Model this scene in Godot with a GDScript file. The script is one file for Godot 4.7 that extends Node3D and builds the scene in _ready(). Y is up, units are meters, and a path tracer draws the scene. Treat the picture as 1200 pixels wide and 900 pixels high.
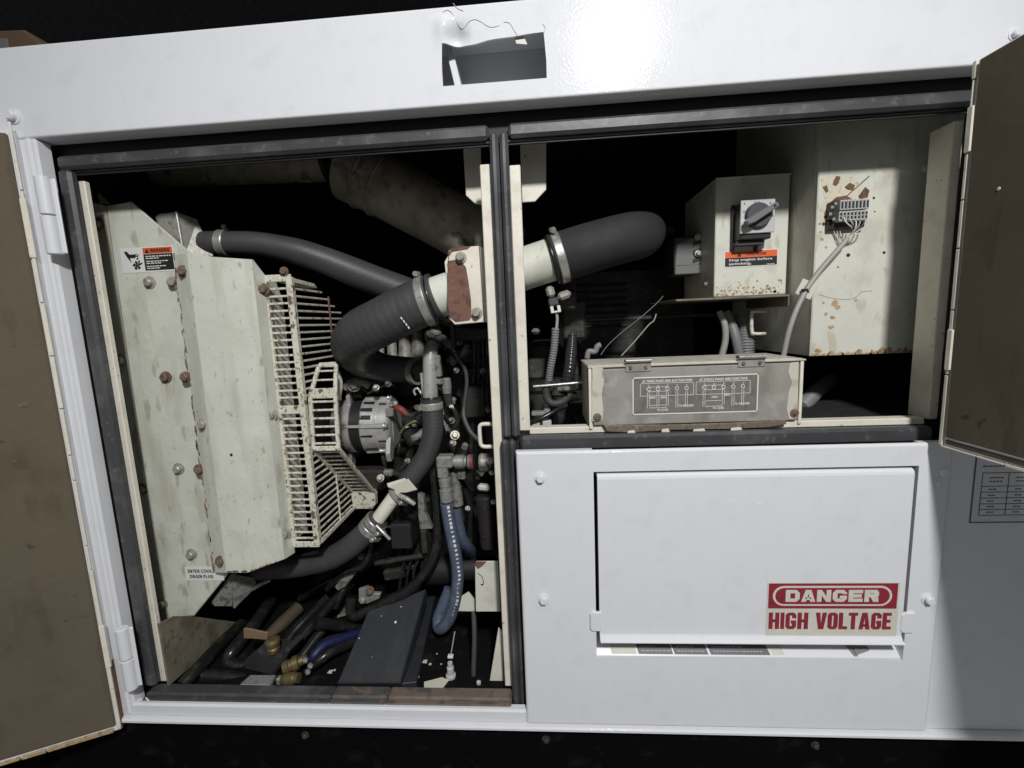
extends Node3D
# The front of a diesel generator set at night: doors open, lit by one work lamp.
# Face of the enclosure is the plane z = 0; x right, y up, z towards the viewer.

const EYE := Vector3(0, 1.25, 0.85)
const FOCAL := 521.1
var view := Basis(Vector3(0.99710349, 0.03282659, 0.06860797), Vector3(-0.04189863, 0.98992059, 0.13528391), Vector3(-0.06347553, -0.13776664, 0.98842866))
var M := {}
var rng := RandomNumberGenerator.new()

# ---------------------------------------------------------------- measuring
func ray(x, y) -> Vector3:
	return view.transposed() * Vector3((x - 600.0) / FOCAL, -(y - 450.0) / FOCAL, -1.0)
func P(x, y, z) -> Vector3:      # a measured point on the plane at depth z
	var d = ray(x, y)
	return EYE + d * ((z - EYE.z) / d.z)
func PX(x, y, at) -> Vector3:    # a measured point on the plane x = at
	var d = ray(x, y)
	return EYE + d * ((at - EYE.x) / d.x)
func PY(x, y, at) -> Vector3:    # a measured point on the plane y = at
	var d = ray(x, y)
	return EYE + d * ((at - EYE.y) / d.y)
func path(pts) -> Array:         # [[x, y, z], ...] -> points
	var out = []
	for p in pts: out.append(P(p[0], p[1], p[2]))
	return out
func flat(pts, z) -> Array:
	var out = []
	for p in pts: out.append(P(p[0], p[1], z))
	return out
func lin(r, g, b) -> Color:
	return Color(r, g, b).linear_to_srgb()

# ---------------------------------------------------------------- geometry
class Geo:
	var v := PackedVector3Array()
	var n := PackedVector3Array()
	var uv := PackedVector2Array()
	func tri3(a, b, c, na, nb, nc):
		if (b - a).cross(c - a).dot(na + nb + nc) < 0.0:
			var t = b
			b = c; c = t
			t = nb
			nb = nc; nc = t
		v.append_array(PackedVector3Array([a, c, b]))
		n.append_array(PackedVector3Array([na, nc, nb]))
		uv.append_array(PackedVector2Array([Vector2(a.x, -a.y), Vector2(c.x, -c.y), Vector2(b.x, -b.y)]))
	func tri(a, b, c):
		var m = (b - a).cross(c - a)
		if m.length_squared() < 1e-20: return
		m = m.normalized()
		tri3(a, b, c, m, m, m)
	func quad(a, b, c, d):
		tri(a, b, c); tri(a, c, d)
	func face(pts, outward):
		var m = Vector3.ZERO
		for i in pts.size(): m += pts[i].cross(pts[(i + 1) % pts.size()])
		var q = pts.duplicate()
		if m.dot(outward) < 0: q.reverse()
		for i in range(1, q.size() - 1): tri(q[0], q[i], q[i + 1])
	# box with chamfered edges: centre, full size, axes
	func box(c, s, bev := 0.001, axes := Basis.IDENTITY):
		var h = s * 0.5
		bev = min(bev, min(h.x, min(h.y, h.z)) * 0.9)
		var k = func(x, y, z): return c + axes * Vector3(x, y, z)
		for ax in 3:
			for sg in [-1.0, 1.0]:
				var u = (ax + 1) % 3
				var w = (ax + 2) % 3
				var pts = []
				for q in [[-1, -1], [1, -1], [1, 1], [-1, 1]]:
					var p = Vector3.ZERO
					p[ax] = sg * h[ax]; p[u] = q[0] * (h[u] - bev); p[w] = q[1] * (h[w] - bev)
					pts.append(c + axes * p)
				var o = Vector3.ZERO
				o[ax] = sg
				face(pts, axes * o)
		if bev <= 0.0: return
		for ax in 3:
			var u = (ax + 1) % 3
			var w = (ax + 2) % 3
			for su in [-1.0, 1.0]:
				for sw in [-1.0, 1.0]:
					var pts = []
					for q in [[-1, 0], [1, 0], [1, 1], [-1, 1]]:
						var p = Vector3.ZERO
						p[ax] = q[0] * (h[ax] - bev)
						p[u] = su * (h[u] - (bev if q[1] else 0.0)); p[w] = sw * (h[w] - (0.0 if q[1] else bev))
						pts.append(c + axes * p)
					var o = Vector3.ZERO
					o[u] = su; o[w] = sw
					face(pts, axes * o)
		for sx in [-1.0, 1.0]:
			for sy in [-1.0, 1.0]:
				for sz in [-1.0, 1.0]:
					var a = Vector3(sx * h.x, sy * (h.y - bev), sz * (h.z - bev))
					var b = Vector3(sx * (h.x - bev), sy * h.y, sz * (h.z - bev))
					var d = Vector3(sx * (h.x - bev), sy * (h.y - bev), sz * h.z)
					face([c + axes * a, c + axes * b, c + axes * d], axes * Vector3(sx, sy, sz))
	func span(a, b, bev := 0.001):
		var lo = Vector3(min(a.x, b.x), min(a.y, b.y), min(a.z, b.z))
		var hi = Vector3(max(a.x, b.x), max(a.y, b.y), max(a.z, b.z))
		box((lo + hi) * 0.5, hi - lo, bev)
	# a flat outline with thickness along `back`, its front edge chamfered
	func prism(poly, back, bev := 0.001):
		var fn = -back.normalized()
		var u = fn.cross(Vector3.UP)
		if u.length() < 0.1: u = fn.cross(Vector3.RIGHT)
		u = u.normalized()
		var w = fn.cross(u).normalized()
		var o = poly[0]
		var q = PackedVector2Array()
		for p in poly: q.append(Vector2((p - o).dot(u), (p - o).dot(w)))
		var area = 0.0
		for i in q.size(): area += q[i].cross(q[(i + 1) % q.size()])
		if area < 0: q.reverse()
		var m = q.size()
		var inn = PackedVector2Array()
		for i in m:
			var a = (q[i] - q[(i + m - 1) % m]).normalized()
			var b = (q[(i + 1) % m] - q[i]).normalized()
			var na = Vector2(-a.y, a.x)
			var nb = Vector2(-b.y, b.x)
			var mm = (na + nb)
			if mm.length() < 0.05: mm = na
			mm = mm.normalized()
			inn.append(q[i] + mm * min(bev / max(mm.dot(na), 0.35), bev * 2.5))
		var at = func(p, d): return o + u * p.x + w * p.y - fn * d
		var idx = Geometry2D.triangulate_polygon(inn)
		for i in range(0, idx.size(), 3):
			face([at.call(inn[idx[i]], 0.0), at.call(inn[idx[i + 1]], 0.0), at.call(inn[idx[i + 2]], 0.0)], fn)
		var deep = back.length()
		idx = Geometry2D.triangulate_polygon(q)
		for i in range(0, idx.size(), 3):
			face([at.call(q[idx[i]], deep), at.call(q[idx[i + 1]], deep), at.call(q[idx[i + 2]], deep)], -fn)
		for i in m:
			var j = (i + 1) % m
			var e = q[j] - q[i]
			var out = u * e.y - w * e.x
			if bev > 0: face([at.call(q[i], bev), at.call(q[j], bev), at.call(inn[j], 0.0), at.call(inn[i], 0.0)], out + fn * out.length())
			face([at.call(q[i], bev), at.call(q[j], bev), at.call(q[j], deep), at.call(q[i], deep)], out)
	# round tube through points; radii one number or one per point
	func tube(pts, rad, seg := 16, sub := 6, caps := true, ripple := 0.0, pitch := 0.01, squash := 1.0):
		var c = []
		var r = []
		for i in pts.size() - 1:
			var p0 = pts[max(i - 1, 0)]
			var p3 = pts[min(i + 2, pts.size() - 1)]
			var r0 = rad[i] if rad is Array else rad
			var r1 = rad[i + 1] if rad is Array else rad
			for k in sub:
				var t = float(k) / sub
				c.append(pts[i].cubic_interpolate(pts[i + 1], p0, p3, t)); r.append(lerp(float(r0), float(r1), smoothstep(0.0, 1.0, t)))
		c.append(pts[-1]); r.append(float(rad[-1] if rad is Array else rad))
		if ripple > 0.0:      # resample finely so that each ripple has a crest and a valley
			var cc = []
			var rr = []
			var run = 0.0
			for i in c.size() - 1:
				var L = (c[i + 1] - c[i]).length()
				var k = max(1, int(ceil(L / (pitch * 0.25))))
				for j in k:
					var t = float(j) / k
					cc.append(c[i].lerp(c[i + 1], t)); rr.append(lerp(r[i], r[i + 1], t) + ripple * sin((run + L * t) / pitch * TAU))
				run += L
			cc.append(c[-1]); rr.append(r[-1])
			c = cc; r = rr
		var t0 = (c[1] - c[0]).normalized()
		var side = t0.cross(Vector3.UP)
		if side.length() < 0.2: side = t0.cross(Vector3.RIGHT)
		side = side.normalized()
		var rings = []
		var norms = []
		for i in c.size():
			var t = (c[min(i + 1, c.size() - 1)] - c[max(i - 1, 0)]).normalized()
			side = (side - t * side.dot(t)).normalized()
			var up = side.cross(t)
			var slope = 0.0
			var a = max(i - 1, 0)
			var b = min(i + 1, c.size() - 1)
			if b > a: slope = (r[b] - r[a]) / max((c[b] - c[a]).length(), 1e-5)
			var ring = []
			var nr = []
			for s in seg:
				var th = TAU * s / seg
				var d = side * cos(th) + up * sin(th) * squash
				ring.append(c[i] + d * r[i]); nr.append((d - t * slope).normalized())
			rings.append(ring); norms.append(nr)
		for i in c.size() - 1:
			for s in seg:
				var q = (s + 1) % seg
				tri3(rings[i][s], rings[i][q], rings[i + 1][q], norms[i][s], norms[i][q], norms[i + 1][q])
				tri3(rings[i][s], rings[i + 1][q], rings[i + 1][s], norms[i][s], norms[i + 1][q], norms[i + 1][s])
		if caps:
			face(rings[0], c[0] - c[1]); face(rings[-1], c[-1] - c[-2])
	# turned shape: profile of Vector2(along, radius) round an axis
	func lathe(o, axis, prof, seg := 24, soft := false):
		var a = axis.normalized()
		var u = a.cross(Vector3.UP)
		if u.length() < 0.2: u = a.cross(Vector3.RIGHT)
		u = u.normalized()
		var w = a.cross(u)
		var m = prof.size()
		for i in m - 1:
			var e = prof[i + 1] - prof[i]
			var n0 = Vector2(-e.y, e.x).normalized()
			var na = n0
			var nb = n0
			if soft:
				if i > 0:
					var f = prof[i] - prof[i - 1]
					na = (n0 + Vector2(-f.y, f.x).normalized()).normalized()
				if i < m - 2:
					var f = prof[i + 2] - prof[i + 1]
					nb = (n0 + Vector2(-f.y, f.x).normalized()).normalized()
			for s in seg:
				var t0 = TAU * s / seg
				var t1 = TAU * (s + 1) / seg
				var d0 = u * cos(t0) + w * sin(t0)
				var d1 = u * cos(t1) + w * sin(t1)
				var A = o + a * prof[i].x + d0 * prof[i].y
				var B = o + a * prof[i].x + d1 * prof[i].y
				var C = o + a * prof[i + 1].x + d1 * prof[i + 1].y
				var D = o + a * prof[i + 1].x + d0 * prof[i + 1].y
				if prof[i].y > 1e-6: tri3(A, B, C, a * na.x + d0 * na.y, a * na.x + d1 * na.y, a * nb.x + d1 * nb.y)
				if prof[i + 1].y > 1e-6: tri3(A, C, D, a * na.x + d0 * na.y, a * nb.x + d1 * nb.y, a * nb.x + d0 * nb.y)
	func ring(o, axis, R, r, seg := 28, ts := 8):
		var a = axis.normalized()
		var u = a.cross(Vector3.UP)
		if u.length() < 0.2: u = a.cross(Vector3.RIGHT)
		u = u.normalized()
		var w = a.cross(u)
		for s in seg:
			for t in ts:
				var p = []
				var q = []
				for k in [[s, t], [s + 1, t], [s + 1, t + 1], [s, t + 1]]:
					var th = TAU * k[0] / seg
					var ph = TAU * k[1] / ts
					var d = u * cos(th) + w * sin(th)
					q.append(d * cos(ph) + a * sin(ph)); p.append(o + d * R + q[-1] * r)
				tri3(p[0], p[1], p[2], q[0], q[1], q[2]); tri3(p[0], p[2], p[3], q[0], q[2], q[3])
	func hexhead(o, axis, r, h, washer := true):
		var a = axis.normalized()
		if washer: lathe(o, a, [Vector2(0, r * 1.45), Vector2(h * 0.18, r * 1.4), Vector2(h * 0.2, 0.0)], 18)
		lathe(o, a, [Vector2(h * 0.15, r), Vector2(h * 0.82, r), Vector2(h, r * 0.8), Vector2(h, 0.0)], 6)
	func mesh(off: Vector3) -> ArrayMesh:
		var w := PackedVector3Array()
		for p in v: w.append(p - off)
		var a := []
		a.resize(Mesh.ARRAY_MAX)
		a[Mesh.ARRAY_VERTEX] = w
		a[Mesh.ARRAY_NORMAL] = n
		a[Mesh.ARRAY_TEX_UV] = uv
		var m := ArrayMesh.new()
		m.add_surface_from_arrays(Mesh.PRIMITIVE_TRIANGLES, a)
		return m

# ---------------------------------------------------------------- objects
var used := {}
func numbered(parent, called) -> String:
	var key = str(parent.get_instance_id()) + called
	used[key] = used.get(key, -1) + 1
	return called if used[key] == 0 else "%s_%03d" % [called, used[key]]
func origin(o) -> Vector3:
	var p = Vector3.ZERO
	while o != self and o != null:
		p += o.position
		o = o.get_parent()
	return p
func thing(called, label, category, at := Vector3.ZERO, group := "") -> Node3D:
	var o := Node3D.new()
	o.name = numbered(self, called)
	o.position = at
	o.set_meta("label", label)
	o.set_meta("category", category)
	if group: o.set_meta("group", group)
	add_child(o, true)
	return o
func part(called, g, m, parent, label := "") -> MeshInstance3D:
	var o := MeshInstance3D.new()
	o.name = numbered(parent, called)
	o.mesh = g.mesh(origin(parent))
	o.material_override = m
	if label: o.set_meta("label", label)
	parent.add_child(o, true)
	return o
func single(called, g, m, label, category, at := Vector3.ZERO, group := "") -> MeshInstance3D:
	var o := MeshInstance3D.new()
	o.name = numbered(self, called)
	o.position = at
	o.mesh = g.mesh(at)
	o.material_override = m
	o.set_meta("label", label)
	o.set_meta("category", category)
	if group: o.set_meta("group", group)
	add_child(o, true)
	return o
func structure(called, g, m):
	var o := MeshInstance3D.new()
	o.name = called
	o.mesh = g.mesh(Vector3.ZERO)
	o.material_override = m
	o.set_meta("kind", "structure")
	add_child(o, true)
func G() -> Geo:
	return Geo.new()
func bolt(parent, p, r, h, m, axis := Vector3(0, 0, 1), called := "bolt", washer := true):
	var g = G()
	g.hexhead(p, axis, r, h, washer)
	return part(called, g, m, parent)
# flat lettering as thin solid letters, middle at c, fitted to a width and a cap height
func words(parent, called, s, c, width, height, m, right := Vector3.RIGHT, up := Vector3.UP, bold := true, serif := false):
	var f := SystemFont.new()
	f.font_names = PackedStringArray(["Droid Serif" if serif else "Droid Sans"])
	f.font_weight = 700 if bold else 400
	var t := TextMesh.new()
	t.text = s
	t.font = f
	t.font_size = 32
	t.pixel_size = 0.01
	t.depth = 0.02
	t.curve_step = 2.0
	var b := t.get_aabb()
	var o := MeshInstance3D.new()
	o.name = numbered(parent, called)
	o.mesh = t
	o.material_override = m
	var sx = width / max(b.size.x, 1e-4)
	var sy = height / max(b.size.y, 1e-4)
	var fwd = right.cross(up).normalized()
	o.basis = Basis(right * sx, up * sy, fwd * 0.02)
	o.position = c - origin(parent) - o.basis * b.get_center()
	parent.add_child(o, true)
	return o

# heavy block capitals, each a solid letter of bars: x, y the lower left corner
func capital(ch, x, y, w, h, t, z, d) -> Geo:
	var g = G()
	var q = func(pts):
		var out = []
		for p in pts: out.append(Vector3(x + p[0], y + p[1], z))
		g.prism(out, Vector3(0, 0, -d), 0.0)
	var bar_ = func(x0, y0, x1, y1): q.call([[x0, y0], [x1, y0], [x1, y1], [x0, y1]])
	var c = min(w, h) * 0.24
	var v = t * 0.78
	match ch:
		"H":
			bar_.call(0, 0, t, h); bar_.call(w - t, 0, w, h); bar_.call(t, h * 0.5 - v / 2, w - t, h * 0.5 + v / 2)
		"I": bar_.call(0, 0, w, h)
		"L":
			bar_.call(0, 0, t, h); bar_.call(t, 0, w, v)
		"T":
			bar_.call(0, h - v, w, h); bar_.call(w / 2 - t / 2, 0, w / 2 + t / 2, h - v)
		"E":
			bar_.call(0, 0, t, h); bar_.call(t, 0, w, v); bar_.call(t, h - v, w, h); bar_.call(t, h * 0.5 - v / 2, w * 0.92, h * 0.5 + v / 2)
		"O", "G":
			q.call([[c, 0], [t, v], [t, h - v], [c, h], [0, h - c], [0, c]])
			q.call([[c, 0], [w - c, 0], [w - t, v], [t, v]])
			q.call([[c, h], [t, h - v], [w - t, h - v], [w - c, h]])
			if ch == "O": q.call([[w - c, 0], [w, c], [w, h - c], [w - c, h], [w - t, h - v], [w - t, v]])
			else:
				q.call([[w - c, h], [w - t, h - v], [w - t, h * 0.66], [w, h * 0.66], [w, h - c]])
				q.call([[w - c, 0], [w, c], [w, h * 0.52], [w * 0.5, h * 0.52], [w * 0.5, h * 0.52 - v], [w - t, h * 0.52 - v], [w - t, v]])
		"V": q.call([[w / 2 - t * 0.62, 0], [w / 2 + t * 0.62, 0], [w, h], [w - t * 1.05, h], [w / 2, h * 0.32], [t * 1.05, h], [0, h]])
		"A":
			q.call([[0, 0], [t * 1.05, 0], [w / 2, h * 0.72], [w - t * 1.05, 0], [w, 0], [w / 2 + t * 0.62, h], [w / 2 - t * 0.62, h]])
			bar_.call(w * 0.3, h * 0.16, w * 0.7, h * 0.16 + v * 0.8)
		"N":
			bar_.call(0, 0, t, h); bar_.call(w - t, 0, w, h); q.call([[t, h], [t, h * 0.55], [w - t, 0], [w - t, h * 0.45]])
		"D":
			bar_.call(0, 0, t, h); q.call([[t, 0], [w - c, 0], [w - t, v], [t, v]]); q.call([[t, h - v], [w - t, h - v], [w - c, h], [t, h]])
			q.call([[w - c, 0], [w, c], [w, h - c], [w - c, h], [w - t, h - v], [w - t, v]])
		"R":
			bar_.call(0, 0, t, h); bar_.call(t, h - v, w - t, h); bar_.call(t, h * 0.40, w - t, h * 0.40 + v)
			q.call([[w - t, h], [w - t * 0.4, h], [w, h - t * 0.5], [w, h * 0.5], [w - t * 0.4, h * 0.40], [w - t, h * 0.40]])
			q.call([[w * 0.42, h * 0.40], [w - t * 0.1, h * 0.40], [w, 0], [w - t * 1.1, 0]])
	return g
func block_word(parent, s, x0, x1, y0, y1, t, z, m, gap, narrow := {}):
	var total = 0.0
	for ch in s: total += narrow.get(ch, 1.0)
	var unit = (x1 - x0 - gap * (s.length() - 1)) / total
	var x = x0
	for ch in s:
		var w = unit * narrow.get(ch, 1.0)
		part("letter", capital(ch, x, y0, w, y1 - y0, t, z, 0.0004), m, parent)
		x += w + gap

# ---------------------------------------------------------------- materials
func noise(seed_, freq, oct := 4, type := FastNoiseLite.TYPE_SIMPLEX_SMOOTH) -> FastNoiseLite:
	var f := FastNoiseLite.new()
	f.seed = seed_
	f.noise_type = type
	f.frequency = freq
	f.fractal_octaves = oct
	return f
func grain(seed_, freq, n := 512, oct := 4) -> PackedByteArray:
	var im := noise(seed_, freq, oct).get_seamless_image(n, n)
	im.convert(Image.FORMAT_L8)
	return im.get_data()
# paint with layered blotches: each layer [linear colour, frequency, threshold, softness, strength, (stretch down)]
func worn(seed_, base: Color, layers, n := 256, mottle := 0.06) -> ImageTexture:
	var maps = []
	for i in layers.size(): maps.append(grain(seed_ + i * 17, layers[i][1], n))
	var tone = grain(seed_ + 500, 0.006, n, 5)
	var fine = grain(seed_ + 700, 0.12, n, 2)
	var px := PackedByteArray()
	px.resize(n * n * 3)
	for k in n * n:
		var f = 1.0 + (tone[k] - 128) / 128.0 * mottle + (fine[k] - 128) / 128.0 * mottle * 0.5
		var r = base.r * f
		var g = base.g * f
		var b = base.b * f
		for i in layers.size():
			var L = layers[i]
			var kk = k
			if L.size() > 5: kk = ((k / n) / int(L[5])) * n + k % n
			var a = clampf((maps[i][kk] / 255.0 - L[2]) / L[3], 0.0, 1.0) * L[4]
			if a > 0.0:
				r = lerpf(r, L[0].r, a); g = lerpf(g, L[0].g, a); b = lerpf(b, L[0].b, a)
		var c = Color(r, g, b).linear_to_srgb()
		px[k * 3] = clampi(int(c.r * 255.0), 0, 255); px[k * 3 + 1] = clampi(int(c.g * 255.0), 0, 255); px[k * 3 + 2] = clampi(int(c.b * 255.0), 0, 255)
	return ImageTexture.create_from_image(Image.create_from_data(n, n, false, Image.FORMAT_RGB8, px))
func bumps(seed_, freq, strength, oct := 3) -> NoiseTexture2D:
	var t := NoiseTexture2D.new()
	t.width = 512; t.height = 512
	t.seamless = true
	t.as_normal_map = true
	t.bump_strength = strength
	t.noise = noise(seed_, freq, oct)
	return t
func mat(color, rough, metal := 0.0, tex = null, tile := 1.0, normal = null, nscale := 1.0) -> StandardMaterial3D:
	var m := StandardMaterial3D.new()
	m.albedo_color = Color.WHITE if tex else color
	m.roughness = rough
	m.metallic = metal
	if tex: m.albedo_texture = tex
	if normal:
		m.normal_enabled = true
		m.normal_texture = normal
		m.normal_scale = nscale
	if tex or normal:
		m.uv1_triplanar = true
		m.uv1_world_triplanar = true
		m.uv1_scale = Vector3.ONE * tile
	return m
func materials():
	var coarse = bumps(5, 0.03, 4.0, 4)
	var fine = bumps(9, 0.2, 2.0, 2)
	M.white = mat(0, 0.085, 0.0, worn(1, Color(0.72, 0.725, 0.735), [[Color(0.62, 0.62, 0.60), 0.02, 0.62, 0.35, 0.16, 4], [Color(0.58, 0.57, 0.54), 0.01, 0.66, 0.25, 0.18], [Color(0.45, 0.43, 0.38), 0.12, 0.90, 0.05, 0.35], [Color(0.5, 0.49, 0.46), 0.25, 0.9, 0.05, 0.3]], 512, 0.010), 1.1, bumps(3, 0.12, 2.0, 3), 0.085)
	M.white.uv1_scale = Vector3.ONE * 2.6
	M.white_plain = mat(lin(0.72, 0.725, 0.735), 0.3)
	M.cream = mat(0, 0.45, 0.0, worn(20, Color(0.74, 0.70, 0.59), [[Color(0.62, 0.57, 0.45), 0.02, 0.55, 0.3, 0.6], [Color(0.2, 0.09, 0.035), 0.05, 0.84, 0.06, 0.7], [Color(0.25, 0.2, 0.14), 0.15, 0.86, 0.06, 0.5]], 512), 1.6, coarse, 0.1)
	M.sage = mat(0, 0.5, 0.0, worn(40, Color(0.60, 0.61, 0.52), [[Color(0.41, 0.40, 0.325), 0.02, 0.52, 0.3, 0.6, 5], [Color(0.48, 0.475, 0.39), 0.012, 0.5, 0.35, 0.6], [Color(0.30, 0.28, 0.22), 0.035, 0.70, 0.14, 0.6, 3], [Color(0.2, 0.18, 0.14), 0.14, 0.84, 0.06, 0.6], [Color(0.24, 0.13, 0.06), 0.05, 0.86, 0.05, 0.7, 2], [Color(0.12, 0.11, 0.09), 0.3, 0.91, 0.05, 0.6]], 512), 1.25, coarse, 0.12)
	M.sage_bright = mat(0, 0.5, 0.0, worn(60, Color(0.67, 0.685, 0.585), [[Color(0.45, 0.435, 0.35), 0.018, 0.55, 0.28, 0.55, 6], [Color(0.56, 0.56, 0.46), 0.012, 0.55, 0.3, 0.5], [Color(0.28, 0.24, 0.17), 0.05, 0.77, 0.1, 0.6, 2], [Color(0.18, 0.14, 0.09), 0.16, 0.85, 0.04, 0.7], [Color(0.28, 0.16, 0.07), 0.05, 0.87, 0.05, 0.7, 2]], 512), 1.25, coarse, 0.12)
	M.sage_dirty = mat(0, 0.6, 0.0, worn(65, Color(0.20, 0.18, 0.13), [[Color(0.11, 0.09, 0.06), 0.02, 0.5, 0.3, 0.8], [Color(0.08, 0.07, 0.05), 0.06, 0.72, 0.1, 0.6]]), 2.0, coarse, 0.2)
	M.guard = mat(0, 0.5, 0.0, worn(70, Color(0.66, 0.645, 0.53), [[Color(0.48, 0.43, 0.30), 0.03, 0.6, 0.2, 0.5], [Color(0.14, 0.07, 0.035), 0.11, 0.70, 0.05, 0.9], [Color(0.12, 0.055, 0.03), 0.035, 0.72, 0.06, 0.9]], 512), 2.0)
	M.rust = mat(0, 0.85, 0.0, worn(90, Color(0.17, 0.088, 0.062), [[Color(0.10, 0.05, 0.037), 0.03, 0.5, 0.25, 0.8], [Color(0.27, 0.15, 0.10), 0.07, 0.66, 0.2, 0.6]]), 4.0, coarse, 0.4)
	M.rust_light = mat(0, 0.85, 0.0, worn(93, Color(0.42, 0.30, 0.16), [[Color(0.25, 0.13, 0.05), 0.05, 0.5, 0.2, 0.8], [Color(0.6, 0.55, 0.42), 0.06, 0.6, 0.2, 0.8]]), 4.0, coarse, 0.3)
	M.rusty_bolt = mat(0, 0.75, 0.2, worn(96, Color(0.17, 0.12, 0.085), [[Color(0.12, 0.06, 0.03), 0.04, 0.5, 0.2, 0.8], [Color(0.32, 0.29, 0.23), 0.06, 0.62, 0.2, 0.7]]), 8.0, coarse, 0.3)
	M.bolt = mat(0, 0.45, 0.3, worn(98, Color(0.40, 0.39, 0.33), [[Color(0.16, 0.12, 0.08), 0.05, 0.6, 0.15, 0.7]]), 8.0, coarse, 0.2)
	M.gasket = mat(0, 0.45, 0.0, worn(110, Color(0.052, 0.053, 0.055), [[Color(0.13, 0.13, 0.125), 0.010, 0.54, 0.3, 0.7], [Color(0.2, 0.195, 0.185), 0.08, 0.76, 0.1, 0.4], [Color(0.045, 0.045, 0.045), 0.02, 0.6, 0.2, 0.6]]), 2.0, coarse, 0.06)
	M.rubber = mat(0, 0.5, 0.0, worn(120, Color(0.055, 0.055, 0.056), [[Color(0.09, 0.088, 0.082), 0.012, 0.55, 0.35, 0.6], [Color(0.034, 0.034, 0.034), 0.02, 0.6, 0.2, 0.5, 3], [Color(0.13, 0.125, 0.115), 0.2, 0.88, 0.05, 0.4]]), 2.0, fine, 0.2)
	M.rubber_matt = mat(0, 0.7, 0.0, worn(122, Color(0.030, 0.030, 0.030), [[Color(0.06, 0.058, 0.054), 0.012, 0.58, 0.3, 0.5], [Color(0.11, 0.11, 0.10), 0.15, 0.86, 0.05, 0.5]]), 2.0, fine, 0.08)
	M.rubber_matt.metallic_specular = 0.3
	M.rubber_dark = mat(0, 0.27, 0.0, worn(125, Color(0.014, 0.014, 0.014), [[Color(0.06, 0.055, 0.045), 0.03, 0.62, 0.25, 0.6]]), 4.0, coarse, 0.2)
	M.black = mat(lin(0.012, 0.012, 0.012), 0.6)
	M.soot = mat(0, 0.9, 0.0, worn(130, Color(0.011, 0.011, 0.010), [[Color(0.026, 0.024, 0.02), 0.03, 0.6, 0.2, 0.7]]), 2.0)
	M.skid = mat(0, 1.0, 0.0, worn(133, Color(0.004, 0.004, 0.004), [[Color(0.014, 0.013, 0.012), 0.02, 0.66, 0.25, 0.7]]), 2.0)
	M.skid.metallic_specular = 0.1
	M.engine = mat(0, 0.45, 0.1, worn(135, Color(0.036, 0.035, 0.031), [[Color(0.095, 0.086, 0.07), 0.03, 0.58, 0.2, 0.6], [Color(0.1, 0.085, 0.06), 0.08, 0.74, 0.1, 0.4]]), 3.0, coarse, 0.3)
	M.foam = mat(0, 0.95, 0.0, worn(140, Color(0.130, 0.109, 0.075), [[Color(0.155, 0.13, 0.092), 0.12, 0.5, 0.4, 0.5], [Color(0.108, 0.09, 0.06), 0.010, 0.52, 0.3, 0.6], [Color(0.085, 0.07, 0.044), 0.03, 0.66, 0.15, 0.5, 4], [Color(0.05, 0.04, 0.028), 0.03, 0.84, 0.04, 0.7]], 512, 0.05), 1.0)
	M.foam.metallic_specular = 0.2
	M.alu = mat(0, 0.32, 0.55, worn(150, Color(0.66, 0.65, 0.62), [[Color(0.40, 0.375, 0.33), 0.03, 0.58, 0.25, 0.5]]), 5.0, coarse, 0.15)
	M.alu_dull = mat(0, 0.5, 0.4, worn(152, Color(0.40, 0.385, 0.34), [[Color(0.17, 0.15, 0.125), 0.02, 0.5, 0.25, 0.7], [Color(0.55, 0.52, 0.47), 0.09, 0.72, 0.1, 0.5]]), 5.0, coarse, 0.4)
	M.cast = mat(0, 0.7, 0.2, worn(154, Color(0.24, 0.235, 0.21), [[Color(0.07, 0.065, 0.055), 0.03, 0.5, 0.25, 0.8], [Color(0.3, 0.29, 0.26), 0.08, 0.7, 0.1, 0.5]]), 5.0, coarse, 0.5)
	M.steel = mat(0, 0.35, 0.7, worn(156, Color(0.56, 0.545, 0.50), [[Color(0.25, 0.22, 0.17), 0.05, 0.62, 0.2, 0.6]]), 6.0, coarse, 0.15)
	M.fitting = mat(0, 0.45, 0.4, worn(158, Color(0.34, 0.34, 0.32), [[Color(0.2, 0.19, 0.17), 0.04, 0.55, 0.2, 0.6]]), 6.0, coarse, 0.2)
	M.brass = mat(0, 0.45, 0.5, worn(160, Color(0.17, 0.125, 0.06), [[Color(0.14, 0.10, 0.05), 0.05, 0.55, 0.2, 0.7]]), 8.0, coarse, 0.2)
	M.lever = mat(lin(0.20, 0.13, 0.065), 0.55)
	M.duct = mat(0, 0.6, 0.1, worn(165, Color(0.37, 0.34, 0.265), [[Color(0.20, 0.175, 0.125), 0.015, 0.5, 0.25, 0.7], [Color(0.015, 0.013, 0.01), 0.03, 0.76, 0.04, 0.95], [Color(0.10, 0.085, 0.06), 0.05, 0.62, 0.15, 0.6]]), 1.6, coarse, 0.2)
	M.lid = mat(0, 0.45, 0.2, worn(170, Color(0.34, 0.325, 0.285), [[Color(0.22, 0.205, 0.17), 0.012, 0.52, 0.3, 0.7], [Color(0.46, 0.445, 0.40), 0.018, 0.58, 0.25, 0.5], [Color(0.13, 0.1, 0.07), 0.09, 0.87, 0.04, 0.6]], 512), 2.0)
	M.boxpaint = mat(0, 0.5, 0.0, worn(174, Color(0.56, 0.525, 0.44), [[Color(0.34, 0.295, 0.22), 0.02, 0.57, 0.25, 0.6], [Color(0.2, 0.12, 0.06), 0.06, 0.82, 0.08, 0.6]], 512), 2.0)
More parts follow.
